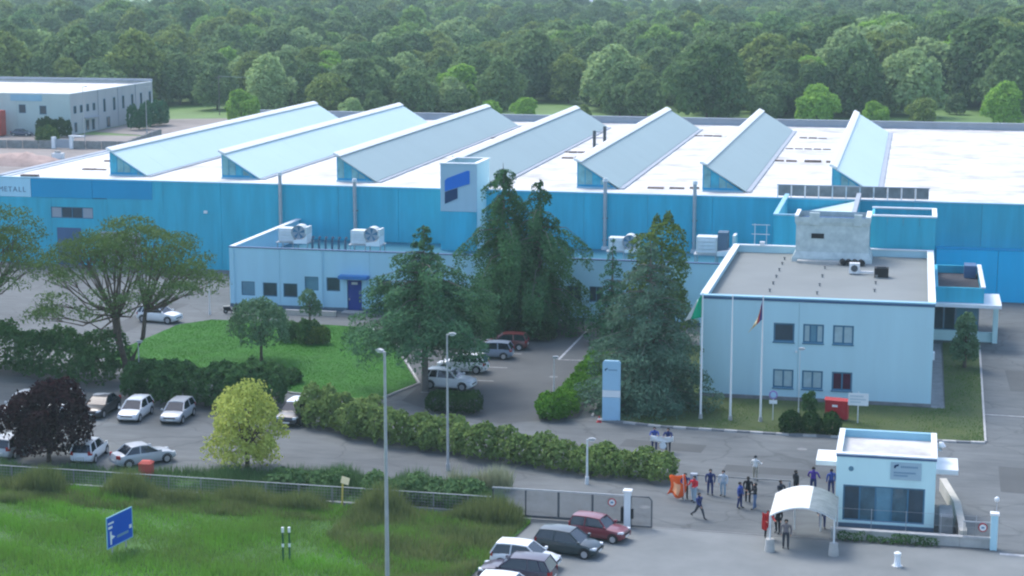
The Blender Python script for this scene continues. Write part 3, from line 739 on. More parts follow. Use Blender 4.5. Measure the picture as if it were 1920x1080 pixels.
# ------------------------------------------------------------------ guardhouse
O = (-0.9, 113, 0)
gh = empty('guardhouse', O, 0, 'small white gatehouse with wide window and white side canopies', 'gatehouse')
GX0, GX1, GY0, GY1, GZ = -3.9, 2.1, 110.2, 116.3, 4.6
gw = (-3.45, 1.5, 0.4, 2.68)
MB(O).wall(GX0, GX1, 0.25, GZ, GY0, GY0+0.2, [gw]).build('front_wall', M['guard'], gh)
MB(O).box(GX0, GX1, GY0-0.04, GY0+0.2, 0, 0.24).build('plinth', M['plinth'], gh)
window(gh, O, *gw, GY0, M['frame'], [M['glass'], M['glassk'], M['glasst'], M['glassk'], M['glass']], n=5, fw=0.1)
for xa, xb in ((GX0, GX0+0.2), (GX1-0.2, GX1)): MB(O).box(xa, xb, GY0+0.21, GY1, 0, GZ).build('side_wall', M['guard'], gh)
MB(O).box(GX0+0.21, GX1-0.21, GY1-0.2, GY1, 0, GZ).build('back_wall', M['capb'], gh)
MB(O).box(GX0+0.21, GX1-0.21, GY0+0.21, GY1-0.21, 4.0, 4.2).build('roof', M['roofw'], gh)
MB(O).box(GX0-0.03, GX1+0.03, GY0-0.04, GY0-0.003, GZ-0.14, GZ).build('front_trim', M['navy'], gh)
MB(O).box(GX0-0.06, GX1+0.06, GY0-0.06, GY0+0.3, GZ+0.01, GZ+0.09).build('coping', M['cap'], gh)
MB(O).box(GX0-0.06, GX0+0.3, GY0+0.31, GY1+0.06, GZ+0.01, GZ+0.09).build('coping', M['cap'], gh)
MB(O).box(GX1-0.3, GX1+0.06, GY0+0.31, GY1+0.06, GZ+0.01, GZ+0.09).build('coping', M['cap'], gh)
MB(O).box(GX0+0.31, GX1-0.31, GY1-0.25, GY1+0.06, GZ+0.01, GZ+0.09).build('coping', M['capb'], gh)
MB(O).box(-5.3, GX0-0.01, 113.2, 115.9, 3.0, 3.3).build('side_canopy', M['white'], gh)
MB(O).box(GX1+0.01, 3.5, 112.7, 115.6, 3.0, 3.3).build('side_canopy', M['white'], gh)
sg = MB(O).box(-0.62, 1.23, GY0-0.06, GY0-0.004, 3.2, 4.3).build('sign_board', M['boardg'], gh)
s = MB(O).prismy([(-0.42,3.9),(-0.3,3.95),(-0.3,4.02),(-0.14,4.08),(-0.14,4.2),(-0.42,4.1)],GY0-0.075,GY0-0.062).build('logo', M['logon'], sg)
s = MB(O)
for i in range(9): s.box(0.0+i*0.115, 0.085+i*0.115, GY0-0.073, GY0-0.062, 3.97, 4.08)
for r, (n, z) in enumerate(((14,3.6),(9,3.42))):
    for i in range(n): s.box(-0.42+i*0.095, -0.35+i*0.095, GY0-0.073, GY0-0.062, z, z+0.1)
s.build('lettering', M['boardt'], sg)['kind'] = 'stuff'
MB(O).cyl((-3.0,GY0-0.04,3.72),(-3.0,GY0-0.004,3.72),0.16,n=14).build('round_emblem', M['glasst'], gh)
s = MB(O); s.tube([(2.3,114.8,4.0),(2.42,114.8,4.06),(2.5,114.8,4.25),(2.42,114.8,4.44),(2.3,114.8,4.5)],[0.05,0.17,0.24,0.17,0.05],10)
s.build('globe_lamp', M['white'], gh, 60)
MB(O).box(2.11,2.45,114.75,114.85,3.95,4.02).build('lamp_bracket', M['steel'], gh)
MB(O).box(-3.0,-1.2,111.5,112.2,0.0,0.95).build('desk', M['greyp'], gh)

# ------------------------------------------------------------------ far grey building at the left
O = (-190, 342.5, 0)
fb = empty('far_grey_building', O, 0, 'grey two-storey industrial building with narrow windows at the far left', 'building')
BX0, BX1, BY0, BY1, BZ = -240, -168.4, 342.5, 384, 8.4
fwin = [(-187.6,-186.0,4.4,6.2),(-179.8,-178.2,4.4,6.2),(-175.2,-173.6,4.2,6.0),(-174.9,-173.2,0.3,2.7),(-195,-193.4,4.4,6.2),(-202,-200.4,4.4,6.2)]
jx = [BX0+i*11.93 for i in range(7)]
for a, b in zip(jx, jx[1:]):
    hs = [(max(h[0],a+.05), min(h[1],b-.05), h[2], h[3]) for h in fwin if h[0] < b and h[1] > a]
    MB(O).wall(a+0.03, b-0.03, 0, BZ, BY0, BY0+0.3, hs).build('wall_panel', M['farw'], fb)
for h in fwin: window(fb, O, *h, BY0, M['frame'], [M['glass']], n=1, fw=0.12)
MB(O).box(-181.5,-174.5,BY0-0.12,BY0-0.01,6.9,8.2).build('sign_board', M['capb'], fb)
jy = [BY0+0.31+i*8.3 for i in range(6)]; jy[-1] = BY1
for a, b in zip(jy, jy[1:]): MB(O).box(BX1-0.3, BX1, a+0.02, b-0.03, 0, BZ).build('wall_panel', M['farg'], fb)
yw = [(344.1,0.9,4.3,5.9),(347.0,0.9,4.3,5.9),(350.0,0.9,4.3,5.9),(353.0,0.9,4.3,5.9),(358.2,0.7,3.6,6.4),(363.0,0.8,3.6,6.4),(367.6,0.8,3.6,6.4),(372.3,0.8,3.7,6.4),(377.0,0.8,3.7,6.4),(381.8,0.8,3.7,6.4),
      (344.2,0.9,0.4,2.5),(349.5,1.2,0.4,2.6),(352.4,1.0,0.3,2.6),(359.5,1.4,0.2,2.5)]
for y, w_, z0, z1 in yw:
    w = MB(O).box(BX1, BX1+0.06, y, y+w_+0.3, z0, z1).build('window', M['frame'], fb)
    MB(O).box(BX1+0.061, BX1+0.08, y+0.12, y+w_+0.18, z0+0.12, z1-0.12).build('pane', M['glass'], w)
MB(O).box(BX1+0.01, BX1+1.2, 348.5, 354.5, 3.0, 3.2).build('door_canopy', M['greyp'], fb)
MB(O).box(BX0,BX1-0.31,BY1-0.3,BY1,0,BZ).build('back_wall', M['farg'], fb)
MB(O).box(BX0,BX0+0.3,BY0+0.31,BY1-0.31,0,BZ).build('side_wall', M['farg'], fb)
MB(O).box(BX0+0.31,BX1-0.31,BY0+0.31,BY1-0.31,7.7,7.95).build('roof', M['roofw'], fb)
MB(O).box(BX0,BX1+0.05,BY0-0.05,BY0+0.4,BZ+0.01,BZ+0.12).box(BX1-0.4,BX1+0.05,BY0+0.41,BY1,BZ+0.01,BZ+0.12).build('coping', M['cap'], fb)
MB(O).box(BX0,BX1+0.05,BY1-0.35,BY1+0.05,BZ+0.13,BZ+0.7).build('back_parapet', M['greyp'], fb)
for y in (355.6, 365.4, 374.6): MB(O).cyl((BX1+0.08,y,0),(BX1+0.08,y,BZ),0.09,n=6).build('downpipe', M['greyp'], fb)

# yard wall, gate and things in front of it
O = (-160, 318, 0)
yw_ = empty('yard_wall', O, 0, 'grey concrete yard wall with pale gate posts before the far building', 'wall')
for i in range(9):
    ax, ay = -172+i*3.1, 316.2+i*0.3
    if i in (4,): continue
    MB(O).box(ax, ax+3.05, ay, ay+0.25, 0, 1.5).build('wall_panel', M['concdk'], yw_)
for x, y in ((-160.0,317.3),(-156.5,317.7)): MB(O).box(x, x+0.7, y-0.3, y+0.4, 0, 2.2).build('gate_post', M['cap'], yw_)
MB(O).box(-159.3,-156.5,317.4,317.5,0.1,1.8).build('gate_leaf', M['greyp'], yw_)
MB(O).box(-156.6,-153.6,317.3,318.1,2.3,2.5).build('gate_canopy', M['cap'], yw_)
for i in range(8): MB(O).box(-146-i*0.6+0.0, -145.7-i*0.6, 318.5+i*3.4, 321.85+i*3.4, 0, 1.4).build('wall_panel', M['concdk'], yw_)
e = empty('red_container', (-183.2,338.5,0), 0, 'red shipping container cut by the left edge before the far building', 'container')
MB().box(-5,1.9,-1.2,1.2,0.15,5.2).build('body', M['redsoft'], e)
for i in range(14): MB().box(-4.9+i*0.48,-4.7+i*0.48,-1.25,-1.2,0.4,5.0).build('rib', M['redsoft'], e)
MB().box(-4.8,1.7,-1.0,1.0,0,0.15).build('base', M['steeld'], e)
def pole_lamp(loc, h, label, arm=1.0, r=0.09, rz=0.0, m='steel', head=True):
    e = empty('street_lamp', loc, rz, label, 'lamp', 'lamp posts')
    MB().cyl((0,0,0),(0,0,h),r,r*0.55,n=10).build('pole', M[m], e, 40)
    MB().cyl((0,0,0),(0,0,0.5),r*1.5,n=10).build('base', M[m], e, 40)
    if head:
        if arm: MB().tube([(0,0,h-0.15),(arm*0.5,0,h),(arm,0,h+0.04)],r*0.5,8).build('arm', M[m], e, 40)
        hd = MB().prismy([(arm-0.1,h-0.05),(arm+0.34,h-0.02),(arm+0.38,h+0.05),(arm+0.2,h+0.12),(arm-0.1,h+0.08)],-0.12,0.12).build('lamp_head', M['steel'], e)
        MB().box(arm,arm+0.26,-0.09,0.09,h-0.09,h-0.052).build('lens', M['lampc'], hd)
    return e
pole_lamp((-155.5,322,0), 11.5, 'left thin lamp post before the far grey building', 0.6)
pole_lamp((-155.5,351,0), 9.5, 'right thin lamp post beside the far grey building wall', 0.6)
pole_lamp((-172,428,0), 6.5, 'small lone lamp post at the wood edge right of far building', 0.4)
e = empty('dirt_pile', (-153,291,-0.1), 0, 'long pinkish earth heap beyond the factory roof edge at left', 'dirt pile')
V = []; F = []
for i in range(13):
    for j in range(9):
        u, v = i/12*2-1, j/8*2-1
        h = max(0, 1-u*u)*max(0, 1-v*v)
        V.append((u*8, v*4, 2.0*h**0.7*(0.7+0.5*R.random())))
for i in range(12):
    for j in range(8): F.append((i*9+j,(i+1)*9+j,(i+1)*9+j+1,i*9+j+1))
MB().add(V, F).build('heap', M['mound'], e, 70)
e = empty('rubble_block', (-150.5,300.5,0), 0.2, 'white block on the pinkish earth beyond the roof edge', 'block')
MB().prism([(-1,-0.6),(0.9,-0.7),(1.1,0.5),(-0.8,0.7)],0,1.0).build('body', M['cap'], e)
MB().box(-0.5,0.5,-0.3,0.3,1.0,1.4).build('top', M['concrete'], e)

# ------------------------------------------------------------------ barrel-vault shelter in front of the gate
O = (-5.55, 106.5, 0)
st = empty('vaulted_shelter', O, 0, 'barrel-vaulted canopy shelter on thin posts left of the gatehouse', 'shelter')
SX0, SX1, SY0, SY1 = -7.5, -3.65, 104.3, 109.0
NA = 10
def arc(t): return (SX0+(SX1-SX0)*t, 2.2+0.62*sin(pi*t)**0.85)
for j in range(4):
    ya, yb = SY0+(SY1-SY0)*j/4, SY0+(SY1-SY0)*(j+1)/4-0.015
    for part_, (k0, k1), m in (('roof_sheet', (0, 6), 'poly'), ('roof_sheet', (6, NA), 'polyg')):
        b = MB(O); P0 = [arc(k/NA) for k in range(k0, k1+1)]
        n = len(P0)
        b.add([(x,ya,z) for x,z in P0]+[(x,yb,z) for x,z in P0]+[(x,ya,z-0.03) for x,z in P0]+[(x,yb,z-0.03) for x,z in P0],
              [(i,i+1,n+i+1,n+i) for i in range(n-1)]+[(2*n+i+1,2*n+i,3*n+i,3*n+i+1) for i in range(n-1)]+[(i,2*n+i,2*n+i+1,i+1) for i in range(n-1)]+[(n+i+1,3*n+i+1,3*n+i,n+i) for i in range(n-1)])
        b.build(part_, M[m], st, 50)
for j in range(5):
    y = SY0+(SY1-SY0)*j/4
    MB(O).tube([(x,y,z-0.06) for x,z in (arc(k/NA) for k in range(NA+1))],0.035,6).build('arch_rib', M['steelw'], st)
for x in (SX0+0.05, SX1-0.05):
    MB(O).cyl((x,SY0,2.17),(x,SY1,2.17),0.04,n=6).build('eaves_rail', M['steelw'], st)
    for y in (SY0+0.05, SY1-0.1): MB(O).cyl((x,y,0),(x,y,2.15),0.055,n=8).build('post', M['steelw'], st)
    MB(O).cyl((x,SY0+0.05,0),(x,SY0+0.05,0.75),0.33,0.26,n=10).build('post_base', M['concrete'], st, 40)
for x in (-6.3, -4.7): MB(O).cyl((x,SY1-0.1,0),(x,SY1-0.1,2.6),0.045,n=8).build('post', M['steelw'], st)
e = empty('concrete_bollard', (0.0,103.1,0), 0, 'pale concrete bollard on the asphalt in front of gatehouse', 'bollard')
MB().tube([(0,0,0),(0,0,0.12),(0,0,0.55),(0,0,0.8),(0,0,0.88)],[0.3,0.2,0.17,0.22,0.1],10).build('body', M['cap'], e, 40)
MB().cyl((0,0,0),(0,0,0.05),0.34,n=10).build('foot', M['concrete'], e)

# ------------------------------------------------------------------ gates, walls, fences
def round_sign(parent, x, y, z, r=0.3, m='white', rimm='red'):
    d = MB().cyl((x,y-0.05,z),(x,y,z),r,n=18).build('round_sign', M[rimm], parent)
    MB().cyl((x,y-0.065,z),(x,y-0.051,z),r*0.74,n=18).build('sign_face', M[m], d)
    MB().box(x-r*0.35,x+r*0.35,y-0.075,y-0.066,z-0.06,z+0.06).build('sign_mark', M['boardt'], d)
def bar_panel(parent, x0, x1, z0, z1, y, pitch, m, name='bar_infill'):
    b = MB(); n = int((x1-x0)/pitch)
    for i in range(n):
        xx = x0+(i+0.5)*(x1-x0)/n
        b.box(xx-0.018, xx+0.018, y-0.012, y+0.012, z0, z1)
    o = b.build(name, M[m], parent); o['kind'] = 'stuff'; return o
# left sliding gate (drawn back behind the fence line)
e = empty('sliding_gate', (-20.5,107.45,0), 0, 'grey barred sliding gate with round sign behind the parked red car', 'gate')
MB().box(-4.6,3.9,-0.04,0.04,1.87,1.95).build('top_rail', M['steel'], e)
MB().box(-4.6,3.9,-0.05,0.05,0.1,0.25).build('bottom_rail', M['steeld'], e)
for x in (-4.6,-2.5,-0.4,1.75,3.8): MB().box(x,x+0.1,-0.045,0.045,0.26,1.84).build('stile', M['steeld'], e)
bar_panel(e,-4.5,3.8,0.26,1.84,0.0,0.085,'concdk')
round_sign(e, 3.05, -0.06, 1.45, 0.26)
e = empty('gate_leaf', (-15.6,107.1,0), 0, 'short dark-framed gate leaf right of the white gate post', 'gate')
MB().tube([(-0.6,0,0.1),(-0.6,0,2.0),(0.5,0,2.0),(0.68,0,1.8),(0.68,0,0.1)],0.05,6).build('frame', M['steeld'], e)
bar_panel(e,-0.55,0.62,0.15,1.95,0.0,0.09,'concdk')
MB().box(-0.6,0.68,-0.04,0.04,0.05,0.15).build('bottom_rail', M['steeld'], e)
e = empty('gate_post', (-16.42,107.05,0), 0, 'white square gate post right of the parked red car', 'post', 'white gate posts')
MB().box(-0.2,0.2,-0.2,0.2,0,2.3).build('shaft', M['cap'], e)
MB().prism([(-0.27,-0.27),(0.27,-0.27),(0.27,0.27),(-0.27,0.27)],2.3,2.42).build('cap', M['white'], e)
MB().box(-0.42,-0.21,-0.12,0.12,0.4,1.3).build('motor_box', M['black'], e)
MB().box(0.21,0.36,-0.1,0.1,0.6,1.2).build('motor_box', M['black'], e)
e = empty('gate_post', (5.55,107.5,0), 0, 'white square gate post right of the gatehouse low wall', 'post', 'white gate posts')
MB().box(-0.2,0.2,-0.2,0.2,0,2.15).build('shaft', M['paleoff'], e)
MB().prism([(-0.26,-0.26),(0.26,-0.26),(0.26,0.26),(-0.26,0.26)],2.15,2.28).build('cap', M['white'], e)
MB().cyl((0.1,0.3,0),(0.1,0.3,2.9),0.03,n=6).build('lamp_stem', M['steel'], e)
MB().tube([(0.1,0.3,2.85),(0.1,0.3,2.95),(0.1,0.3,3.08),(0.1,0.3,3.18)],[0.06,0.15,0.15,0.05],10).build('lamp_globe', M['white'], e, 60)
e = empty('barred_gate', (4.5,107.62,0), 0, 'low dark barred gate with round sign left of right gate post', 'gate')
MB().box(-0.75,0.82,-0.03,0.03,1.55,1.63).build('top_rail', M['steel'], e)
MB().box(-0.75,0.82,-0.03,0.03,0.6,0.68).build('bottom_rail', M['steel'], e)
bar_panel(e,-0.73,0.8,0.69,1.54,0.0,0.09,'concdk')
round_sign(e, 0.4, -0.05, 1.3, 0.27)
e = empty('low_front_wall', (0.6,107.75,0), 0, 'low concrete wall with thin fence posts before the gatehouse', 'wall')
for i in range(5): MB().box(-4.6+i*1.9,-2.72+i*1.9,-0.15,0.15,0,0.55).build('wall_block', M['concrete'], e)
MB().box(-4.65,4.95,-0.2,0.2,0.551,0.63).build('coping', M['kerba'], e)
for i in range(5):
    MB().box(-4.3+i*2.05,-4.265+i*2.05,-0.02,0.02,0.63,1.95).build('fence_post', M['steel'], e)
for z in (1.2,1.9): MB().cyl((-4.3,0,z),(3.95,0,z),0.008,n=5).build('wire', M['steel'], e)
e = empty('beige_ramp_wall', (3.2,113,0), 0, 'bent beige concrete kerb wall along the gatehouse right side', 'wall')
b = MB((3.2,113,0))
for (x0,y0),(x1,y1) in (((2.75,119.5),(3.55,114.2)),((3.56,114.15),(3.8,108.1))):
    n = Vector((-(y1-y0), x1-x0, 0)).normalized()*0.22
    b.prism([(x0+n.x,y0+n.y),(x0-n.x,y0-n.y),(x1-n.x,y1-n.y),(x1+n.x,y1+n.y)][::-1],0,0.85)
b.build('wall', M['beige'], e)
MB((3.2,113,0)).box(2.4,3.2,109.2,111.8,0.1,1.3).build('utility_cabinet', M['concdk'], e)
tr = MB().box(-15,-4.1,107.3,107.42,0.004,0.016).box(-15,-4.1,106.9,106.96,0.004,0.012).build('gate_track', M['concdk'])
tag(tr, kind='structure')
# boom barrier
e = empty('boom_barrier', (-13.4,116.2,0), 0, 'grey boom barrier lowered across the entrance drive behind the people', 'barrier')
MB().box(-0.22,0.22,-0.18,0.18,0,1.1).build('cabinet', M['greyp'], e)
MB().box(0.1,6.4,-0.05,0.05,0.95,1.02).build('arm', M['concdk'], e)
MB().cyl((6.3,0,0),(6.3,0,0.9),0.06,n=8).build('rest_post', M['greyp'], e)
# perimeter fence along the verge
pf = empty('perimeter_fence', (-60,107.5,0), 0, 'low wire fence with pale rail along the grass verge', 'fence')
for i in range(22): MB().box(-14+i*2.25,-13.93+i*2.25,-0.035,0.035,0,1.25).build('fence_post', M['concdk'], pf)
MB().box(-14,34.8,-0.03,0.03,1.25,1.29).build('top_rail', M['steel'], pf)
MB().box(-14,34.8,-0.15,0.15,0,0.28).build('concrete_footing', M['concdk'], pf)
b = MB()
for z in (0.45,0.65,0.85,1.05): b.box(-14,34.8,-0.008,0.008,z,z+0.016)
for i in range(240): b.box(-14+i*0.203,-13.984+i*0.203,0.009,0.02,0.3,1.24)
o = b.build('wire_mesh', M['concdk'], pf); o['kind'] = 'stuff'

# ------------------------------------------------------------------ lamp posts, flags, signs
pole_lamp((-27.6,92.5,0.05), 13.6, 'tallest grey lamp post rising from the foreground verge', 0.25, 0.13, 2.6)
pole_lamp((-30.5,117.1,0), 9.6, 'tall lamp post standing at the edge of the inner road hedge', 0.25, 0.1)
pole_lamp((-60.5,133.4,0), 4.4, 'short lamp post among the bushes beside the forked pine', 0.0, 0.07)
pole_lamp((-67.9,166.9,0), 4.2, 'short pole beside the left corner of the low annex', 0.0, 0.06, m='steelw', head=False)
pole_lamp((-27.9,141.6,0), 2.9, 'short lamp post left of the bright green hedge', 0.0, 0.05, m='steelw')
pole_lamp((-20.55,115.9,0), 3.1, 'short white camera post standing in the roadside hedge', 0.2, 0.09, m='steelw')
pole_lamp((-7.9,137.8,0.1), 5.2, 'thin lamp pole on the office lawn before the windows', 0.0, 0.04, m='steelw')
pole_lamp((-52.2,92.6,0.05), 8.6, 'pale lattice-like pole cut by the left picture edge', 0.0, 0.10, m='steelw', head=False)
def flag_mesh(W, H, pts):  # hanging folded cloth: list of (dx along, dz) columns
    pass
def flagpole(loc, h, label):
    e = empty('flagpole', loc, 0, label, 'flagpole', 'flagpoles before the office')
    MB().tube([(0,0,0),(0,0,h*0.5),(0,0,h)],[0.09,0.075,0.045],10).build('pole', M['white'], e, 40)
    MB().cyl((0,0,0),(0,0,0.35),0.17,0.13,n=10).build('base', M['concrete'], e, 40)
    MB().tube([(0,0,h),(0,0,h+0.06),(0,0,h+0.14)],[0.03,0.07,0.02],8).build('finial', M['steelw'], e, 60)
    return e
def flag(loc, label, cols_, L_, drop, fall, swing=-1):
    """limp flag hanging from its hoist: folds gather towards the fly end"""
    e = empty('flag', loc, 0, label, 'flag', 'flags on the flagpoles')
    nu, nv = 12, 10
    for ci, (u0, u1, m) in enumerate(cols_):
        V, F = [], []
        for i in range(nu+1):
            u = u0+(u1-u0)*i/nu
            for j in range(nv+1):
                v = j/nv
                x = swing*L_*u*(0.3+0.7*v)
                y = 0.16*sin(u*9+v*1.5)*(0.3+u)
                z = -drop*v-fall*u*(1-0.3*v)
                V.append((x, y, z))
        for i in range(nu):
            for j in range(nv):
                a = i*(nv+1)+j; F.append((a, a+nv+1, a+nv+2, a+1))
        o = MB().add(V, F).build('cloth_band', M[m], e, 80)
        sm = o.modifiers.new('thickness', 'SOLIDIFY'); sm.thickness = 0.012
    return e
flagpole((-15.15,135.05,0.1), 9.7, 'left flagpole of three, carrying a green and white flag')
flagpole((-12.88,135.05,0.1), 9.6, 'middle white flagpole of three, bare')
flagpole((-10.6,135.15,0.1), 9.6, 'right flagpole of three, carrying a dark and cream flag')
flag((-15.22,135.0,9.7), 'limp green and white flag on the left pole', [(0,0.68,'flagg'),(0.68,1,'white')], 1.25, 1.7, 0.45)
flag((-10.66,135.1,9.5), 'limp dark blue, red and cream flag on the right pole', [(0,0.2,'flagp'),(0.2,0.4,'flagr'),(0.4,1,'flagc')], 1.0, 1.5, 1.5)

e = empty('totem_sign', (-21.75,133.05,0), 0.05, 'tall light blue totem sign at the foot of blue-grey cedar', 'sign')
MB().box(-0.68,0.68,-0.16,0.16,0.1,1.9).build('lower_panel', M['totem'], e)
MB().box(-0.68,0.68,-0.15,0.15,1.92,2.45).build('white_panel', M['cap'], e)
t = MB().prismy([(-0.68,2.47),(0.68,2.47),(0.68,4.6),(0.55,4.75),(-0.55,4.75),(-0.68,4.6)],-0.16,0.16).build('upper_panel', M['totem'], e)
MB().prismy([(-0.5,3.95),(-0.42,3.98),(-0.42,4.05),(-0.3,4.1),(-0.3,4.2),(-0.5,4.12)],-0.175,-0.162).build('logo', M['logon'], t)
b = MB()
for i in range(8): b.box(-0.22+i*0.085,-0.16+i*0.085,-0.172,-0.162,4.0,4.1)
b.build('lettering', M['boardt'], t)['kind'] = 'stuff'
MB().box(-0.78,0.78,-0.3,0.3,0,0.1).build('base', M['concdk'], e)
e = empty('traffic_cone', (-22.6,132.6,0), 0, 'small red and white cone at the left foot of totem sign', 'cone')
MB().cyl((0,0,0.04),(0,0,0.5),0.16,0.03,n=12).build('cone', M['red'], e, 40)
MB().cyl((0,0,0.2),(0,0,0.32),0.118,0.085,n=12).build('band', M['white'], e, 40)
MB().box(-0.2,0.2,-0.2,0.2,0,0.04).build('foot', M['red'], e)

e = empty('hydrant_cabinet', (-4.95,137.0,0.1), -0.15, 'bright red hose cabinet on the office lawn', 'cabinet')
MB().box(-0.85,0.85,-0.35,0.35,0.12,1.55).build('body', M['red'], e)
MB().add([(-0.92,-0.42,1.55),(0.92,-0.42,1.55),(0.92,0.42,1.55),(-0.92,0.42,1.55),(-0.92,0,1.72),(0.92,0,1.72)],[(0,1,5,4),(2,3,4,5),(0,4,3),(1,2,5),(0,3,2,1)]).build('lid', M['red'], e)
d = MB().box(-0.8,0.8,-0.39,-0.352,0.2,1.5).build('door', M['red'], e)
MB().box(-0.3,0.12,-0.4,-0.391,1.05,1.22).build('label_plate', M['white'], d)
MB().box(-0.8,-0.65,-0.3,0.3,0,0.12).box(0.65,0.8,-0.3,0.3,0,0.12).build('feet', M['steeld'], e)
e = empty('white_notice_sign', (-3.35,136.3,0.1), 0, 'white notice board on a thin post beside the red cabinet', 'sign')
MB().cyl((0,0,0),(0,0,2.4),0.045,n=8).build('post', M['steelw'], e)
bd = MB().box(-0.76,0.76,-0.07,-0.046,1.35,2.3).build('board', M['cap'], e)
b = MB()
for k, (n, z) in enumerate(((10,2.02),(12,1.78),(8,1.56))):
    for i in range(n): b.box(-0.6+i*0.1,-0.54+i*0.1,-0.08,-0.071,z,z+0.11)
b.build('lettering', M['boardg'], bd)['kind'] = 'stuff'
e = empty('round_road_sign', (-9.7,135.7,0.1), 0, 'small faded purple round sign near the right flagpole', 'sign')
MB().cyl((0,0,0),(0,0,2.0),0.035,n=8).build('post', M['steelw'], e)
MB().cyl((0,-0.07,2.0),(0,-0.04,2.0),0.33,n=18).build('sign_rim', M['purple'], e)
MB().cyl((0,-0.085,2.0),(0,-0.071,2.0),0.22,n=18).build('sign_face', M['totem'], e)
MB().box(-0.3,0.3,-0.07,-0.04,1.3,1.58).build('sub_plate', M['cap'], e)
# big blue road sign on the verge
e = empty('blue_road_sign', (-45.0,95.6,0.05), radians(80), 'skewed blue road sign with white arrows on the grass verge', 'sign')
bd = MB().box(-1.25,1.25,-0.05,0.0,0.62,2.4).build('board', M['signblue'], e)
MB().box(-1.3,1.3,-0.056,-0.004,2.41,2.46).box(-1.3,1.3,-0.056,-0.004,0.56,0.61).box(-1.3,-1.25,-0.056,-0.004,0.61,2.41).box(1.25,1.3,-0.056,-0.004,0.61,2.41).build('border', M['capb'], bd)
MB().prismy([(-1.15,1.72),(-0.75,1.72),(-0.75,1.86),(-1.15,1.86)],-0.062,-0.051).prismy([(-1.15,2.0),(-0.6,2.0),(-0.6,2.1),(-1.15,2.1)],-0.062,-0.051).build('white_symbol', M['white'], bd)
MB().prismy([(-1.0,0.75),(-0.85,0.75),(-0.85,1.05),(-0.5,1.15),(-0.85,1.32),(-0.85,1.55),(-1.0,1.55)],-0.062,-0.051).build('arrow', M['white'], bd)
MB().prismy([(0.95,1.2),(1.18,1.2),(1.18,1.42),(0.95,1.42)],-0.062,-0.051).build('white_symbol', M['white'], bd)
MB().prismy([(-0.3,0.98),(0.85,0.98),(0.85,1.14),(-0.3,1.14)],-0.062,-0.051).build('grey_strip', M['boardt'], bd)
for x in (-0.7,0.7): MB().cyl((x,0.05,0),(x,0.05,2.4),0.045,n=8).build('post', M['steel'], e)
e = empty('pipeline_marker', (-34.9,107.0,0.05), 0.2, 'yellow marker post with a tilted white plate by the fence', 'marker post')
MB().cyl((0,0,0),(0.08,0,1.75),0.06,n=8).build('post', M['yellow'], e)
MB().add([(-0.06,-0.1,1.72),(0.44,-0.12,1.55),(0.52,0.14,1.92),(0.02,0.16,2.08)],[(0,1,2,3)]).add([(-0.06,-0.1,1.69),(0.44,-0.12,1.52),(0.52,0.14,1.89),(0.02,0.16,2.05)],[(3,2,1,0)]).build('plate', M['flagc'], e)
for dx, nm in ((0,'left of the paired green posts with white bands on the verge'),(0.36,'right of the paired green posts with white bands on the verge')):
    e = empty('green_marker_post', (-34.95+dx,96.0+dx*0.3,0.05), 0, nm, 'marker post', 'paired green posts')
    MB().cyl((0,0,0),(0,0,1.8),0.055,n=8).build('post', M['green'], e)
    MB().cyl((0,0,1.8),(0,0,2.1),0.085,n=8).build('top_band', M['white'], e)
    MB().cyl((0,0,0.92),(0,0,1.12),0.07,n=8).build('middle_band', M['cap'], e)
e = empty('red_bin', (-49.5,109.7,0.07), 0.1, 'dull red box standing in the tall roadside grass', 'bin')
MB().box(-0.42,0.42,-0.35,0.35,0.08,1.35).build('body', M['redsoft'], e)
MB().add([(-0.47,-0.4,1.351),(0.47,-0.4,1.351),(0.47,0.4,1.351),(-0.47,0.4,1.351),(-0.3,-0.2,1.5),(0.3,-0.2,1.5),(0.3,0.2,1.5),(-0.3,0.2,1.5)],[(4,5,6,7),(0,1,5,4),(1,2,6,5),(2,3,7,6),(3,0,4,7),(3,2,1,0)]).build('lid', M['redsoft'], e)
MB().box(-0.35,-0.2,-0.3,0.3,0,0.08).box(0.2,0.35,-0.3,0.3,0,0.08).build('feet', M['steeld'], e)
# far pale houses at the top edge
for i, (x, w_, h, nm) in enumerate(((-203,12,14,'left of the far pale houses above the wood'),(-190,9,12.5,'middle one of the far pale houses above the wood'),(-178,10,13.2,'right of the far pale houses above the wood'))):
    e = empty('far_house', (x,1085+i*8,0), 0, nm, 'house', 'far pale houses')
    MB().box(-w_/2,w_/2,0,9,0,h).build('wall', M['cap'], e)
    MB().add([(-w_/2-.5,-.5,h),(w_/2+.5,-.5,h),(w_/2+.5,9.5,h),(-w_/2-.5,9.5,h),(-w_/2-.5,4.5,h+2.2),(w_/2+.5,4.5,h+2.2)],[(0,1,5,4),(2,3,4,5),(0,4,3),(1,2,5),(0,3,2,1)]).build('roof', M['greyp'], e)
    for k in range(3): MB().box(-w_/2+1.5+k*3,-w_/2+2.7+k*3,-0.05,-0.003,h-3,h-1.4).build('window', M['glass'], e)

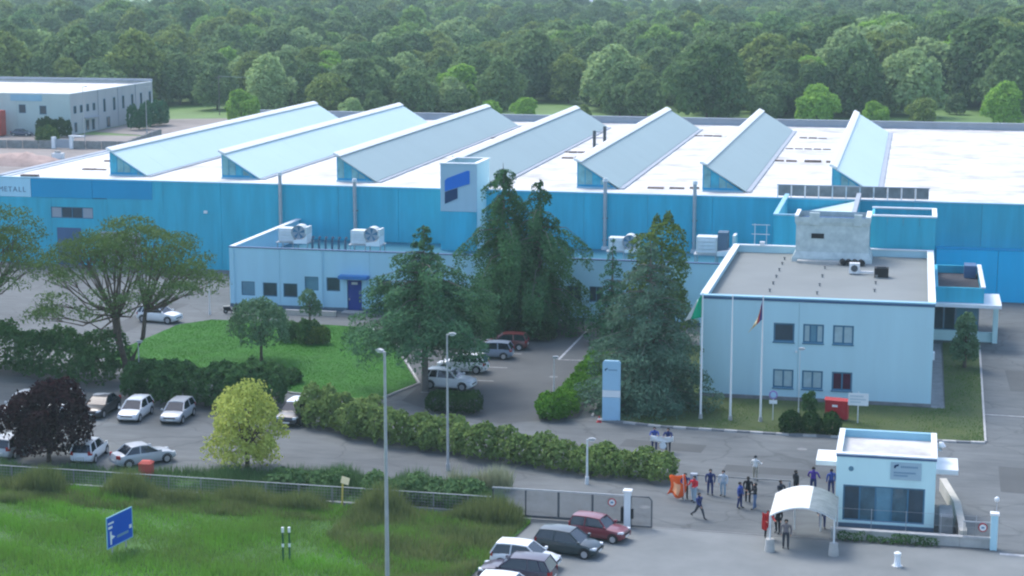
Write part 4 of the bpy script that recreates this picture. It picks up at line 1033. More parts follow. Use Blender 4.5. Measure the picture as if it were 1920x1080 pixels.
# ------------------------------------------------------------------ vegetation
RNG = np.random.default_rng(11)
def unit(a): return a/np.maximum(np.linalg.norm(a, axis=1, keepdims=True), 1e-9)
def leaves(name, C, N, size, m, rng, jit=0.7, asp=0.62):
    n = len(C)
    N = unit(unit(N)+jit*rng.normal(size=(n, 3)))
    T = unit(np.cross(N, rng.normal(size=(n, 3)))); B = np.cross(N, T)
    s = (np.asarray(size)*np.ones(n))[:, None]
    V = np.stack([C+T*s, C+B*s*asp, C-T*s, C-B*s*asp], 1).reshape(-1, 3)
    return npmesh(name, V, np.arange(4*n).reshape(n, 4), [m])
def lobes_pts(lobes, n, rng, inner=0.72, low=-0.5):
    """points on the shells of overlapping ellipsoids, not deep inside a neighbour"""
    lob = np.array(lobes, float)
    area = (lob[:, 3]*lob[:, 5])**1.0
    idx = rng.choice(len(lob), size=int(n*1.9), p=area/area.sum())
    d = unit(rng.normal(size=(len(idx), 3)))
    d[:, 2] = np.where(d[:, 2] < low, -d[:, 2], d[:, 2])
    r = inner+(1.06-inner)*rng.random(len(idx))**0.6
    bump = 1+0.14*np.sin(d[:, 0]*7+idx*1.7)*np.cos(d[:, 1]*6+d[:, 2]*5+idx)
    c = lob[idx, :3]; rad = lob[idx][:, [3, 4, 5]]
    P = c+d*rad*(r*bump)[:, None]
    ins = np.zeros(len(P), bool)
    for k in range(len(lob)):
        q = ((P-lob[k, :3])/lob[k, 3:6]); ins |= (np.sum(q*q, 1) < 0.5) & (idx != k)
    keep = ~ins
    return P[keep][:n], (d/rad)[keep][:n]
def limbs(trunk_h, r, targets, rng, fork=0.35, lean=(0, 0)):
    """tapered trunk with limbs reaching towards crown targets"""
    b = MB()
    top = Vector((lean[0], lean[1], trunk_h))
    mid = Vector((lean[0]*0.35+0.1*r, lean[1]*0.35, trunk_h*0.5))
    b.tube([(0,0,-0.1),(0.02,0,0.35),mid,top],[r*1.35,r,r*0.8,r*0.5],8)
    for t in targets:
        t = Vector(t); z = trunk_h*(fork+(0.95-fork)*rng.random()); s = Vector((lean[0]*z/trunk_h, lean[1]*z/trunk_h, z))
        m_ = s.lerp(t, 0.5)+Vector((0, 0, -0.06*(t-s).length))
        b.tube([s, m_, t], [r*0.42, r*0.28, r*0.08], 5)
    return b

def broadleaf(name, loc, h, r, m, label, cat='tree', group=None, n=5000, leaf=0.16, seed=0, base=0.25, nl=11, bark='bark', flat=1.0, trunk=None, inner=0.7, wild=0.35):
    rng = np.random.default_rng(seed+100)
    zc0 = h*base
    lobes = []
    for k in range(nl):
        a = 2*pi*k*0.618+rng.random()*0.8; t = (k+0.5)/nl
        z = zc0+(h-zc0)*(0.22+0.62*t); rr = r*0.62*math.sqrt(max(0.05, 1-(2*t-0.8)**2*0.75))*(0.6+0.5*rng.random())
        lr = r*(0.36+0.16*rng.random())*(1 if nl < 13 else 0.75)*(1.25-0.9*wild*rng.random()); rr *= 1+wild*(rng.random()-0.3)
        lobes.append((rr*cos(a), rr*sin(a), z, lr, lr, min(lr*flat, (h-zc0)*0.36)))
    P, D = lobes_pts(lobes, n, rng, inner)
    e = empty(name, loc, 0, label, cat, group)
    link('crown', leaves('crown', P, D, leaf*(0.7+0.6*rng.random(len(P))), m, rng), e)
    limbs(trunk or h*0.55, 0.05+0.02*h, [l[:3] for l in lobes], rng).build('trunk', M[bark], e, 60)
    return e

def conifer(name, loc, h, r, m, label, n=9000, leaf=0.17, seed=0, droop=0.35, base=0.06, dens=1.0, group='conifers around the office', power=0.8, tiers=None, ragged=0.35, foot=0.0, nbf=1.0, latf=1.0, hangf=1.0, shape=None):
    rng = np.random.default_rng(seed+500)
    tiers = tiers or int(h*1.9)
    P, D = [], []
    b = MB(); b.tube([(0,0,-0.1),(0.03,0,h*0.4),(0,0,h*0.98)],[0.03*h*0.75,0.02*h*0.75,0.02],8)
    tot = 0
    br = []
    for k in range(tiers):
        t = (k+0.5*rng.random())/tiers
        z = h*(base+(1-base)*t*0.985)
        Lb = r*((1-t)**power)*(1-0.25*max(0, 0.12-t)/0.12)
        Lb *= 1-foot*max(0, 0.34-t)/0.34
        if shape: Lb = r*float(np.interp(1-t, [q[0] for q in shape], [q[1] for q in shape]))
        nb = max(4, int((8*(1-t)+3)*nbf))
        a0 = rng.random()*6.28
        for j in range(nb):
            l = max(0.25, Lb*(1-ragged+ragged*1.5*rng.random()))
            br.append((z+0.15*h/tiers*rng.normal(), a0+6.283*j/nb+0.35*rng.normal(), l))
    W = np.array([x[2]**1.5+0.25 for x in br]); W = W/W.sum()
    for (z, a, l), w in zip(br, W):
        q = max(6, int(n*w))
        s = 0.12+0.9*rng.random(q)**0.75
        lat = (rng.random(q)-0.5)*l*0.62*latf*(0.35+s*(1.15-s)*1.6)
        x = s*l; zz = z+0.18*l*s-droop*l*s*s*1.5-np.abs(lat)*0.25
        hang = rng.random(q)**2*(0.12+0.16*l)*hangf
        ca, sa = cos(a), sin(a)
        P.append(np.stack([x*ca-lat*sa, x*sa+lat*ca, zz-hang+0.06*rng.normal(size=q)], 1))
        D.append(np.stack([0.5*ca*np.ones(q), 0.5*sa*np.ones(q), 0.85*np.ones(q)], 1))
        if l > 1.2: b.tube([(0,0,z),(l*0.5*ca,l*0.5*sa,z+0.09*l-droop*l*0.25),(l*0.92*ca,l*0.92*sa,z+0.16*l-droop*l*1.2)],[0.05+0.012*l,0.03,0.01],4,False)
    P = np.concatenate(P); D = np.concatenate(D)
    P[:, 2] = np.maximum(P[:, 2], 0.12)
    e = empty(name, loc, rng.random()*6.28, label, 'tree', group)
    link('crown', leaves('crown', P, D, leaf*(0.65+0.7*rng.random(len(P))), m, rng, jit=0.55, asp=0.45), e)
    b.build('trunk', M['barkg'], e, 60)
    return e

def umbrella_pine(name, loc, h, r, label, seed=0, n=19000, trunks=3):
    rng = np.random.default_rng(seed+900)
    e = empty(name, loc, 0, label, 'tree', 'umbrella pines')
    b = MB(); tips = []
    heads = []
    for k in range(trunks):
        a = 2*pi*k/trunks+0.5; s = 0.9+0.5*rng.random()
        p = [Vector((0.12*cos(a),0.12*sin(a),-0.1)), Vector((0.35*cos(a),0.35*sin(a),0.12*h)), Vector((s*1.1*cos(a),s*1.1*sin(a),0.27*h)), Vector((s*1.3*cos(a),s*1.3*sin(a),0.42*h))]
        b.tube(p, [0.30,0.24,0.2,0.17], 8); heads.append(p[-1]); heads.append(p[-2].lerp(p[-1], 0.4))
    for k in range(64):
        a = 2.399963*k; q = math.sqrt((k+0.5)/64)
        rr = r*q*0.94
        z = h*(0.90-0.32*q**2.2)+0.03*h*rng.normal()
        tip = Vector((rr*cos(a), rr*sin(a), z))
        if k % 5 == 4: tip.z -= 0.16*h*(0.6+0.6*q)
        hd = min(heads, key=lambda v: (v-tip).length)
        m1 = hd.lerp(tip, 0.45)+Vector((0,0,-0.04*h+0.03*h*rng.normal()))
        b.tube([hd, m1, tip], [0.10, 0.065, 0.02], 5, False); tips.append(tip)
        for _ in range(2):
            t2 = tip+Vector((rng.normal()*0.9, rng.normal()*0.9, 0.2*rng.normal()))
            b.tube([m1.lerp(tip, 0.5), t2], [0.045, 0.015], 4, False); tips.append(t2)
    b.build('trunk', M['bark'], e, 60)
    lob = [(t.x, t.y, t.z+0.1, 0.95+0.6*rng.random(), 0.95+0.6*rng.random(), 0.6+0.35*rng.random()) for t in tips]
    P, D = lobes_pts(lob, n, rng, 0.25, low=-0.4)
    D[:, 2] += 0.3
    link('crown', leaves('crown', P, D, 0.10+0.12*rng.random(len(P)), M['l_pine'], rng, jit=0.9, asp=0.3), e)
    return e

def shrub_row(name, pts, w, h, m, label, n, cat='hedge', leaf=0.13, seed=0, lump=0.35, group=None, step=1.1):
    """hedge or shrub mass along a polyline, built from uneven lobes"""
    rng = np.random.default_rng(seed+1300)
    ox, oy = pts[0]
    lob = []; b = MB()
    for (ax, ay), (bx, by) in zip(pts, pts[1:]) if len(pts) > 1 else [((ox, oy), (ox, oy))]:
        d = math.hypot(bx-ax, by-ay); k = max(1, int(d/step))
        nx, ny = (-(by-ay)/d, (bx-ax)/d) if d > 0 else (1, 0)
        for i in range(k+1):
            for side in ((-0.24, 0.24) if w > 1.4 else (0,)):
                t = i/k; hh = (h if not isinstance(h, tuple) else h[0]+(h[1]-h[0])*((ax+(bx-ax)*t-ox)/(pts[-1][0]-ox)))*(1-lump*0.5+lump*rng.random()*0.9); o_ = side*w+0.1*w*rng.normal()
                rx = max(step*0.72, w*0.36)*(0.85+0.4*rng.random())
                lob.append((ax+(bx-ax)*t+nx*o_-ox, ay+(by-ay)*t+ny*o_-oy, hh*0.5, rx, rx, hh*0.52))
            b.tube([(lob[-1][0],lob[-1][1],0),(lob[-1][0]+0.1*rng.normal(),lob[-1][1],hh*0.6)],[0.05,0.02],5)
    P, D = lobes_pts(lob, n, rng, 0.75, low=-0.75)
    P[:, 2] = np.maximum(P[:, 2], 0.04)
    e = empty(name, (ox, oy, 0.0), 0, label, cat, group)
    link('foliage', leaves('foliage', P, D, leaf*(0.6+0.8*rng.random(len(P))), m, rng, jit=0.75), e)
    b.build('stem', M['bark'], e)
    return e

def in_poly(P, poly):
    x, y = P[:, 0], P[:, 1]; c = np.zeros(len(P), bool); n = len(poly)
    for i in range(n):
        (x0, y0), (x1, y1) = poly[i], poly[(i+1) % n]
        if y0 == y1: continue
        c ^= ((y0 > y) != (y1 > y)) & (x < (x1-x0)*(y-y0)/(y1-y0)+x0)
    return c
def clump_noise(P, f, rng):
    v = np.zeros(len(P))
    for k in range(5):
        a = rng.random(2)*2-1; a = a/np.linalg.norm(a)*f*(0.5+1.6*rng.random()); v += np.sin(P[:, 0]*a[0]+P[:, 1]*a[1]+rng.random()*6.28)
    return v/5
def grass(name, poly, box, n, h, w, m, label, z, seed, var=0.6, thin=0.6):
    rng = np.random.default_rng(seed)
    P = np.stack([box[0]+(box[1]-box[0])*rng.random(n*2), box[2]+(box[3]-box[2])*rng.random(n*2)], 1)
    P = P[in_poly(P, poly)][:n]
    cn = clump_noise(P, 0.9, rng)
    keep = rng.random(len(P)) < 0.62+thin*cn
    P, cn = P[keep], cn[keep]; k = len(P)
    hh = h*(1+var*cn*1.6)*(0.55+0.75*rng.random(k))
    a = rng.random(k)*6.283; ln = 0.45*rng.random(k)*hh; la = rng.random(k)*6.283
    B = np.stack([P[:, 0], P[:, 1], np.full(k, z)], 1); dx = np.stack([np.cos(a)*w, np.sin(a)*w, 0*a], 1)*(0.6+0.8*rng.random(k))[:, None]
    tip = B+np.stack([np.cos(la)*ln, np.sin(la)*ln, np.maximum(hh, 0.03)], 1)
    V = np.stack([B-dx, B+dx, tip], 1).reshape(-1, 3)
    o = link(name, npmesh(name, V, np.arange(3*k).reshape(k, 3), [m]))
    return tag(o, label, 'grass', kind='stuff')

grass('verge_grass', VERGE, (-62, -22, 84, 107.1), 150000, 0.34, 0.028, M['g_verge'], 'tall uneven green grass covering the foreground verge', 0.05, 3)
grass('strip_grass', STRIP, (-70, -24, 107.9, 114), 45000, 0.62, 0.03, M['l_weed'], 'rank grey-green grass between fence and inner road', 0.07, 4, 0.8)
grass('fence_weeds', [(-64,105.6),(-23,105.6),(-23,107.2),(-64,107.2)], (-64,-23,105.6,107.2), 30000, 0.85, 0.032, M['g_olive'], 'tall weeds growing along the foot of the wire fence', 0.05, 5, 0.9)
grass('verge_weeds', [(-34,101),(-30,96),(-24.6,88),(-23.7,97),(-22.6,106.4),(-34,106.8)], (-34,-22.6,88,106.8), 26000, 0.5, 0.03, M['g_olive'], 'taller olive weeds on the verge beside the parked cars', 0.05, 31, 0.7)
grass('verge_weeds', [(-64,103),(-34,104),(-34,106.8),(-64,106.8)], (-64,-34,103,106.8), 26000, 0.36, 0.03, M['g_olive'], 'olive weeds on the verge below the wire fence', 0.05, 32, 0.7)
grass('lawn_grass', LAWN, (-70, -39, 135, 165), 110000, 0.06, 0.02, M['g_lawn'], 'short bright green grass of the lawn before the annex', 0.10, 6, 0.15, 0.1)
grass('office_grass', OLAWN, (-24, 7, 131.9, 169), 40000, 0.09, 0.022, M['g_dry'], 'short worn grass round the office block', 0.10, 8, 0.6)

# umbrella pines
umbrella_pine('umbrella_pine', (-63.5,137.7,0), 13.9, 7.4, 'umbrella pine with forked trunk, wholly in view at left', 1)
umbrella_pine('umbrella_pine', (-77.8,137.0,0), 15.6, 6.8, 'umbrella pine with crown cut by the left picture edge', 2, 17000)
# conifers
conifer('deodar_cedar', (-38.3,139.8,0), 14.0, 6.0, M['l_cedar'], 'broad dark cedar in front of the parked white cars', 44000, 0.145, 1, 0.2, 0.33, shape=[(0,.05),(.17,.17),(.26,.36),(.38,.6),(.5,.82),(.69,1),(.85,.96),(1,.8)], ragged=0.5, tiers=18, nbf=0.75, latf=0.85, hangf=1.5)
conifer('deodar_cedar', (-37.3,164.4,0), 16.5, 4.9, M['l_dcedar'], 'tallest dark cedar, left of two before the logo tower', 42000, 0.145, 2, 0.42, 0.07, ragged=0.75, tiers=19, shape=[(0,.08),(.1,.32),(.2,.5),(.29,.7),(.43,.98),(.64,1),(.85,.72),(.95,.38),(1,.2)], nbf=0.62, latf=0.7, hangf=2.6)
conifer('deodar_cedar', (-34.0,165.4,0), 15.0, 4.6, M['l_dcedar'], 'right one of the two dark cedars before the blue wall', 38000, 0.145, 3, 0.42, 0.07, ragged=0.75, tiers=17, shape=[(0,.08),(.1,.32),(.2,.5),(.29,.7),(.43,.98),(.64,1),(.85,.72),(.95,.38),(1,.2)], nbf=0.62, latf=0.7, hangf=2.6)
conifer('spruce', (-26.3,160.9,0), 10.2, 2.9, M['l_spruce'], 'slim bluish spruce left of the blunt cypress', 10000, 0.12, 4, 0.25, 0.04, power=0.95)
conifer('blue_cedar', (-19.6,138.2,0), 13.6, 5.6, M['l_bcedar'], 'big grey-green cedar hiding the left end of the office', 46000, 0.13, 5, 0.2, 0.02, power=0.62)
rng = np.random.default_rng(77)
e = empty('cypress', (-22.2,163.6,0), 0, 'blunt olive-green cypress rising behind the grey-green cedar', 'tree', 'conifers around the office')
lob = [(0.5*rng.normal(),0.5*rng.normal(),z,max(0.5,2.5*math.sin(pi*min(1,(z+1.5)/14.2))**0.8),max(0.5,2.5*math.sin(pi*min(1,(z+1.5)/14.2))**0.8),1.6) for z in np.linspace(1.2,9.6,9)]
lob += [(0.55,0,10.6,0.55,0.55,1.45),(-0.5,0.2,10.4,0.5,0.5,1.3)]
P, D = lobes_pts(lob, 8000, rng, 0.8); D[:, 2] += 0.4
link('crown', leaves('crown', P, D, 0.12+0.12*rng.random(len(P)), M['l_cypress'], rng, 0.5, 0.4), e)
MB().cyl((0,0,-0.1),(0,0,9.5),0.22,0.05,n=8).build('trunk', M['bark'], e)

# broadleaf trees and ornamental shrubs
broadleaf('olive_tree', (-55.2,147.2,0.1), 5.0, 2.9, M['l_olive'], 'round grey-green olive tree on the bright lawn', n=5000, leaf=0.13, seed=1, base=0.22)
broadleaf('ornamental_tree', (-56.1,163.0,0.1), 3.6, 1.1, M['l_olive'], 'small slim grey tree before the annex windows', n=1500, leaf=0.11, seed=2, base=0.15, nl=7)
broadleaf('plum_tree', (-58.4,113.2,0), 5.7, 3.4, M['l_plum'], 'dark purple-leaved plum tree in front of the parked cars', n=11000, leaf=0.14, seed=3, base=-0.08, nl=30, inner=0.5, wild=0.7)
broadleaf('yellow_tree', (-44.2,114.6,0), 6.3, 3.05, M['l_yellow'], 'yellow-green leafy tree beside the inner road', n=7500, leaf=0.12, seed=4, base=-0.14, nl=36, inner=0.35, wild=0.75)
broadleaf('young_tree', (5.0,157.8,0.1), 5.2, 1.45, M['l_olive'], 'slender green young tree right of the office', n=4200, leaf=0.11, seed=5, base=-0.1, nl=22)
broadleaf('garden_bush', (-7.0,136.4,0.1), 2.4, 0.7, M['l_hedge'], 'narrow upright bush behind the low lawn bush', 'bush', n=1200, leaf=0.1, seed=6, base=0.05, nl=6)
shrub_row('ornamental_shrub', [(-55.6,156),(-53.6,155.4)], 1.8, 2.2, M['l_hedge'], 'dark shrub clump on the lawn behind the olive tree', 3000, 'bush', 0.12, 1)
shrub_row('ornamental_shrub', [(-53.2,154.9),(-52.2,155.2)], 1.2, 1.6, M['l_cypress'], 'yellowish shrub clump on the lawn right of dark one', 1500, 'bush', 0.11, 2)
shrub_row('clipped_hedge', [(-34.9,161.9),(-32.7,161.9)], 1.9, 1.55, M['l_hedged'], 'dark clipped round hedge near the annex door', 4200, 'hedge', 0.09, 3, 0.08, step=0.6)
shrub_row('clipped_hedge', [(-35.6,133.4),(-32.7,133.0)], 1.9, 1.6, M['l_hedged'], 'dark clipped hedge block under the broad cedar', 4800, 'hedge', 0.09, 4, 0.08, step=0.6)
shrub_row('flower_bush', [(-8.2,133.1),(-5.2,132.9)], 1.9, 1.45, M['l_hedged'], 'low dark bush at the kerb before the red cabinet', 4000, 'bush', 0.11, 5, 0.2)
shrub_row('boundary_hedge', [(-92,141.5),(-80,139.6),(-71,138.6),(-65.5,137.4)], 4.6, 3.7, M['l_hedge'], 'thick dark hedge behind the left car park', 24000, 'hedge', 0.16, 6, 0.4, step=1.6)
shrub_row('dark_bush', [(-60.6,133.0),(-58.4,133.2)], 2.6, 2.6, M['l_hedge'], 'dark bush right of the forked pine trunk', 5000, 'bush', 0.15, 7)
shrub_row('dark_bush', [(-57.0,131.6),(-53.0,131.6),(-49.0,132.8)], 3.4, 3.0, M['l_hedge'], 'wide dark bush row between lawn and parked cars', 14000, 'bush', 0.15, 8)
shrub_row('dark_bush', [(-54.0,141.2),(-50.0,139.6)], 2.0, 1.3, M['l_hedge'], 'low bushes along the lawn edge below the olive', 4000, 'bush', 0.13, 9)
shrub_row('roadside_hedge', [(-44.0,127.6),(-39,124.9),(-33,122.2),(-26,120.3),(-20,119.0),(-15.9,118.0)], 2.6, (2.6, 1.55), M['l_hedgem'], 'long uneven olive-green hedge along the inner road', 26000, 'hedge', 0.14, 10, 0.45, step=1.3)
shrub_row('bright_hedge', [(-25.9,134.2),(-25.7,143.0),(-25.6,152.0)], 1.7, 1.35, M['l_bright'], 'bright green bushy hedge strip left of the totem', 9000, 'hedge', 0.12, 11, 0.5)
shrub_row('bright_bush', [(-26.6,133.0),(-26.0,133.2)], 2.0, 1.9, M['l_bright'], 'rounded bright green bush at the near hedge end', 3200, 'bush', 0.12, 12)
shrub_row('fence_bush', [(-33.2,108.6),(-30.5,109.0),(-27.0,109.2)], 1.8, 1.75, M['l_weed'], 'overgrown bush spilling over the fence beside the tall lamp', 8000, 'bush', 0.12, 13, 0.5)
shrub_row('fence_bush', [(-40.5,110.6),(-36.5,110.9)], 1.8, 1.2, M['l_weed'], 'low weedy bush left of the fence overgrowth', 3500, 'bush', 0.12, 14, 0.5)
shrub_row('wall_weeds', [(-3.2,107.35),(2.0,107.3)], 0.5, 0.5, M['l_hedge'], 'dark weeds at the foot of the low gatehouse wall', 1200, 'weeds', 0.07, 15, 0.8, step=0.5)
grass('pampas_plumes', [(-29.5,112.6),(-25.2,112.6),(-25.2,114.2),(-29.5,114.2)], (-29.5,-25.2,112.6,114.2), 2200, 1.3, 0.03, M['l_reed'], 'pale feathery plumes beside the inner road', 0.05, 9, 0.5)
shrub_row('yard_bush', [(-164.8,322.6),(-162.4,322.8)], 3.0, 3.4, M['l_cypress'], 'round olive-yellow bush before the far grey building', 2200, 'bush', 0.3, 16)
shrub_row('yard_bush', [(-172.5,338),(-167.5,339)], 2.5, 3.6, M['l_hedged'], 'dark bush against the far grey building wall', 2200, 'bush', 0.3, 17)
shrub_row('yard_bush', [(-161.0,357),(-160,360)], 2.2, 4.6, M['l_spruce'], 'left dark bush beside the far building long wall', 1800, 'bush', 0.3, 18)
shrub_row('yard_bush', [(-161.2,366),(-160.6,371)], 2.6, 5.2, M['l_spruce'], 'right dark bush beside the far building long wall', 2400, 'bush', 0.3, 19)

# ------------------------------------------------------------------ cars
def paintmat(name, c): return mat(name, c, rough=0.35, vary=0.03, scale=1.5, spec=0.5, coat=0.6)
CP = dict(white=paintmat('white car paint', (0.74,0.76,0.77)), silver=paintmat('silver car paint', (0.42,0.45,0.48)), black=paintmat('black car paint', (0.018,0.022,0.028)),
          dkgreen=paintmat('dark green car paint', (0.012,0.03,0.036)), maroon=paintmat('maroon car paint', (0.17,0.018,0.032)), dkblue=paintmat('dark blue car paint', (0.03,0.045,0.10)),
          red=paintmat('red car paint', (0.12,0.018,0.022)), plum=paintmat('dark plum car paint', (0.035,0.025,0.05)), grey=paintmat('grey blue car paint', (0.20,0.25,0.32)))
CS = {  # length, width, height, lower-body top profile (x, z), cabin (rear base, rear top, front top, front base), belt height, wheel radius
 'hatch': (3.95,1.70,1.50,[(-1,0.55),(-0.97,0.88),(-0.6,0.96),(0.38,0.93),(0.72,0.82),(0.93,0.68),(1,0.5)],(-0.97,-0.80,0.12,0.50),0.92,0.30),
 'boxy': (3.65,1.56,1.42,[(-1,0.55),(-0.97,0.85),(-0.6,0.88),(0.36,0.87),(0.75,0.80),(0.97,0.72),(1,0.5)],(-0.97,-0.84,0.10,0.40),0.86,0.28),
 'suv': (4.35,1.82,1.62,[(-1,0.6),(-0.97,1.0),(-0.6,1.05),(0.36,1.04),(0.74,0.95),(0.95,0.80),(1,0.55)],(-0.96,-0.78,0.10,0.44),1.02,0.35),
 'sedan': (4.4,1.76,1.46,[(-1,0.6),(-0.97,0.92),(-0.62,0.98),(0.34,0.94),(0.72,0.84),(0.94,0.70),(1,0.5)],(-0.74,-0.46,0.06,0.44),0.93,0.31),
}
def interp(x, pts):
    for (a, za), (b, zb) in zip(pts, pts[1:]):
        if x <= b: return za+(zb-za)*(x-a)/(b-a)
    return pts[-1][1]
def car(loc, heading, label, style, paint, roof=None):
    L_, W, H, prof, cab, belt, wr = CS[style]
    e = empty('parked_car', loc, heading, label, 'car', 'parked cars')
    pm = CP[paint]; hw = W/2; hl = L_/2
    b = MB(); st = [-1,-0.985,-0.95,-0.85,-0.6,-0.3,0,0.3,0.5,0.7,0.85,0.95,0.985,1]
    rings = []
    for t in st:
        w = hw*(1-0.13*abs(t)**5)*(0.93 if abs(t) > 0.99 else 1)
        z1 = interp(t, prof); z0 = 0.2+0.14*max(0, abs(t)-0.85)/0.15
        half = [(0.0,z0),(w*0.86,z0),(w*0.97,z0+0.1),(w,0.5),(w*0.985,max(z1-0.16,0.52)),(w*0.93,max(z1-0.04,0.54)),(w*0.7,max(z1,0.55)),(0,max(z1,0.55)+0.015)]
        rings.append([(t*hl,y,z) for y, z in half]+[(t*hl,-y,z) for y, z in half[-2:0:-1]])
    n = len(rings[0])
    b.add([p for r in rings for p in r], [(i*n+k,(i+1)*n+k,(i+1)*n+(k+1)%n,i*n+(k+1)%n)[::-1] for i in range(len(st)-1) for k in range(n)]+[tuple(range(n))[::-1], tuple((len(st)-1)*n+k for k in range(n))])
    b.build('body', pm, e, 38)
    x0, x1, x2, x3 = [c*hl for c in cab]
    wb, wt = hw*0.90, hw*0.70
    zb = belt-0.02
    xm = (x1+x2)/2
    # cabin: glass faces and painted roof
    def P(x, s, top, z): return (x, s*(wt if top else wb), z)
    ws = MB().quad(P(x3,-1,0,interp(cab[3],prof)), P(x3,1,0,interp(cab[3],prof)), P(x2,1,1,H-0.05), P(x2,-1,1,H-0.05)).build('windscreen', M['carglass'], e)
    MB().quad(P(x0,1,0,zb), P(x0,-1,0,zb), P(x1,-1,1,H-0.05), P(x1,1,1,H-0.05)).build('rear_window', M['carglass'], e)
    for s in (-1, 1):
        q = [P(x0,s,0,zb),P(x3,s,0,interp(cab[3],prof)),P(x2,s,1,H-0.05),P(x1,s,1,H-0.05)]
        MB().quad(*(q if s < 0 else q[::-1])).build('side_window', M['carglass'], e)
    r = MB(); NR = 6; V = []
    for i in range(NR+1):
        t = i/NR; x = x1-0.05+(x2+0.06-x1+0.05)*t; zc = 0.05*math.sin(pi*t)**0.7
        for k in range(5):
            u = k/4*2-1; V.append((x, u*wt*1.03, H-0.05+zc*1.0+0.035*(1-u*u)))
    r.add(V, [(i*5+k,(i+1)*5+k,(i+1)*5+k+1,i*5+k+1)[::-1] for i in range(NR) for k in range(4)])
    V2 = [(v[0], v[1], v[2]-0.06) for v in V]
    r.add(V2, [(i*5+k,i*5+k+1,(i+1)*5+k+1,(i+1)*5+k)[::-1] for i in range(NR) for k in range(4)])
    nb = len(V)
    edge = [i*5 for i in range(NR+1)]+[NR*5+k for k in range(1,5)]+[i*5+4 for i in range(NR-1,-1,-1)]+[k for k in range(3,0,-1)]
    r.f += [(edge[i], edge[(i+1)%len(edge)], nb+edge[(i+1)%len(edge)], nb+edge[i]) for i in range(len(edge))]; r.m += [0]*len(edge)
    r.build('roof', CP[roof] if roof else pm, e, 40)
    for s in (-1, 1):
        for (xa, za, xb) in ((x3, interp(cab[3],prof), x2), (x0, zb, x1), (xm-0.05, zb, xm), ) + (((x0*0.62+xm*0.38, zb, x1*0.62+xm*0.38),) if style in ('suv',) else ()):
            a, c = Vector((xa, s*wb*1.005, za-0.02)), Vector((xb, s*wt*1.01, H-0.05))
            MB().tube([a, c], [0.05, 0.045], 5).build('pillar', pm, e)
    for sx in (-1, 1):
        for s in (-1, 1):
            cx = sx*hl*0.64+0.02; yo = s*(hw*0.995)
            w = MB().cyl((cx, yo-s*0.2, wr),(cx, yo+s*0.012, wr), wr, n=18).build('wheel', M['black'], e, 40)
            MB().cyl((cx, yo+s*0.013, wr),(cx, yo+s*0.022, wr), wr*0.66, n=14).build('rim', M['rim'], w, 40)
            a = MB(); V = []
            for k in range(13):
                t = pi*k/12
                V += [(cx+(wr+0.02)*cos(t), yo+s*0.006, wr+(wr+0.02)*sin(t)), (cx+(wr+0.085)*cos(t), yo+s*0.004, wr+(wr+0.085)*sin(t))]
            a.add(V, [(2*k,2*k+1,2*k+3,2*k+2) for k in range(12)]).build('wheel_arch', M['black'], e)
    for s in (-1, 1):
        zf = interp(0.93, prof)
        MB().prism([(hl*0.86,s*hw*0.62),(hl*0.985,s*hw*0.55),(hl*0.965,s*hw*0.84),(hl*0.82,s*hw*0.93)][::s],zf-0.17,zf+0.005).build('headlight', M['lampc'], e)
        MB().prism([(-hl*1.0,s*hw*0.62),(-hl*0.9,s*hw*0.72),(-hl*0.9,s*hw*0.95),(-hl*0.97,s*hw*0.86)][::s],0.72,0.98).build('taillight', M['tail'], e)
        MB().box(x3-0.12,x3+0.04,s*hw*1.0-0.02,s*hw*1.0+0.02+s*0.16,belt+0.0,belt+0.13).build('wing_mirror', pm, e)
        MB().box(-0.25*hl,-0.17*hl,s*hw*0.985-0.02,s*hw*0.985+0.02,belt-0.2,belt-0.16).build('door_handle', pm, e)
    MB().box(hl*0.995,hl*1.003+0.01,-0.26,0.26,0.36,0.47).build('number_plate', M['plate'], e)
    MB().box(-hl*1.003-0.01,-hl*0.995,-0.26,0.26,0.5,0.62).build('number_plate', M['plate'], e)
    MB().box(hl*0.975,hl*1.001,-hw*0.55,hw*0.55,0.5,0.6).build('grille', M['black'], e)
    return e
car((-17.75,104.6,0), radians(-14), 'boxy old maroon hatchback beside the white gate post', 'boxy', 'maroon')
car((-19.05,101.4,0), radians(-10), 'dark green hatchback parked next to the maroon car', 'hatch', 'dkgreen')
car((-21.0,98.35,0), radians(-6), 'white hatchback nosed right, behind the plum-coloured SUV', 'hatch', 'white')
car((-20.9,95.75,0), radians(176), 'dark plum SUV nosed left at the bottom edge', 'suv', 'plum')
car((-20.6,92.6,0), radians(-4), 'white car of which only the roof shows at bottom edge', 'hatch', 'white')
D_ = radians(-90)
car((-57.7,126.3,0), D_+0.06, 'white hatchback facing the camera, left of the silver one', 'hatch', 'white')
car((-54.3,126.5,0), D_+0.06, 'pale silver hatchback facing the camera, rightmost in its row', 'hatch', 'silver')
car((-60.9,127.0,0), D_+0.02, 'black car half hidden behind the purple plum tree', 'sedan', 'black')
car((-64.2,127.4,0), D_, 'white car glimpsed through the plum tree top', 'hatch', 'white')
car((-67.0,126.0,0), D_, 'silver white car cut by the left edge beside plum', 'hatch', 'silver')
car((-56.0,114.7,0), D_+pi+0.12, 'white car parked right behind the plum tree trunk', 'hatch', 'white')
car((-51.8,114.3,0), D_+pi-0.75, 'silver car behind the red box in the grass', 'sedan', 'silver')
car((-61.9,114.6,0), D_+pi, 'silver car at the left edge below the plum crown', 'hatch', 'silver')
car((-36.6,141.2,0), radians(-6), 'white SUV nosed right under the broad cedar', 'suv', 'white')
car((-37.0,147.4,0), radians(180), 'white car with its tail to the lane, behind white SUV', 'suv', 'white')
car((-35.9,153.4,0), radians(182), 'dark blue-grey car parked third from the front', 'hatch', 'grey')
car((-35.4,157.4,0), radians(184), 'red car parked farthest, next to the round hedge', 'hatch', 'red')
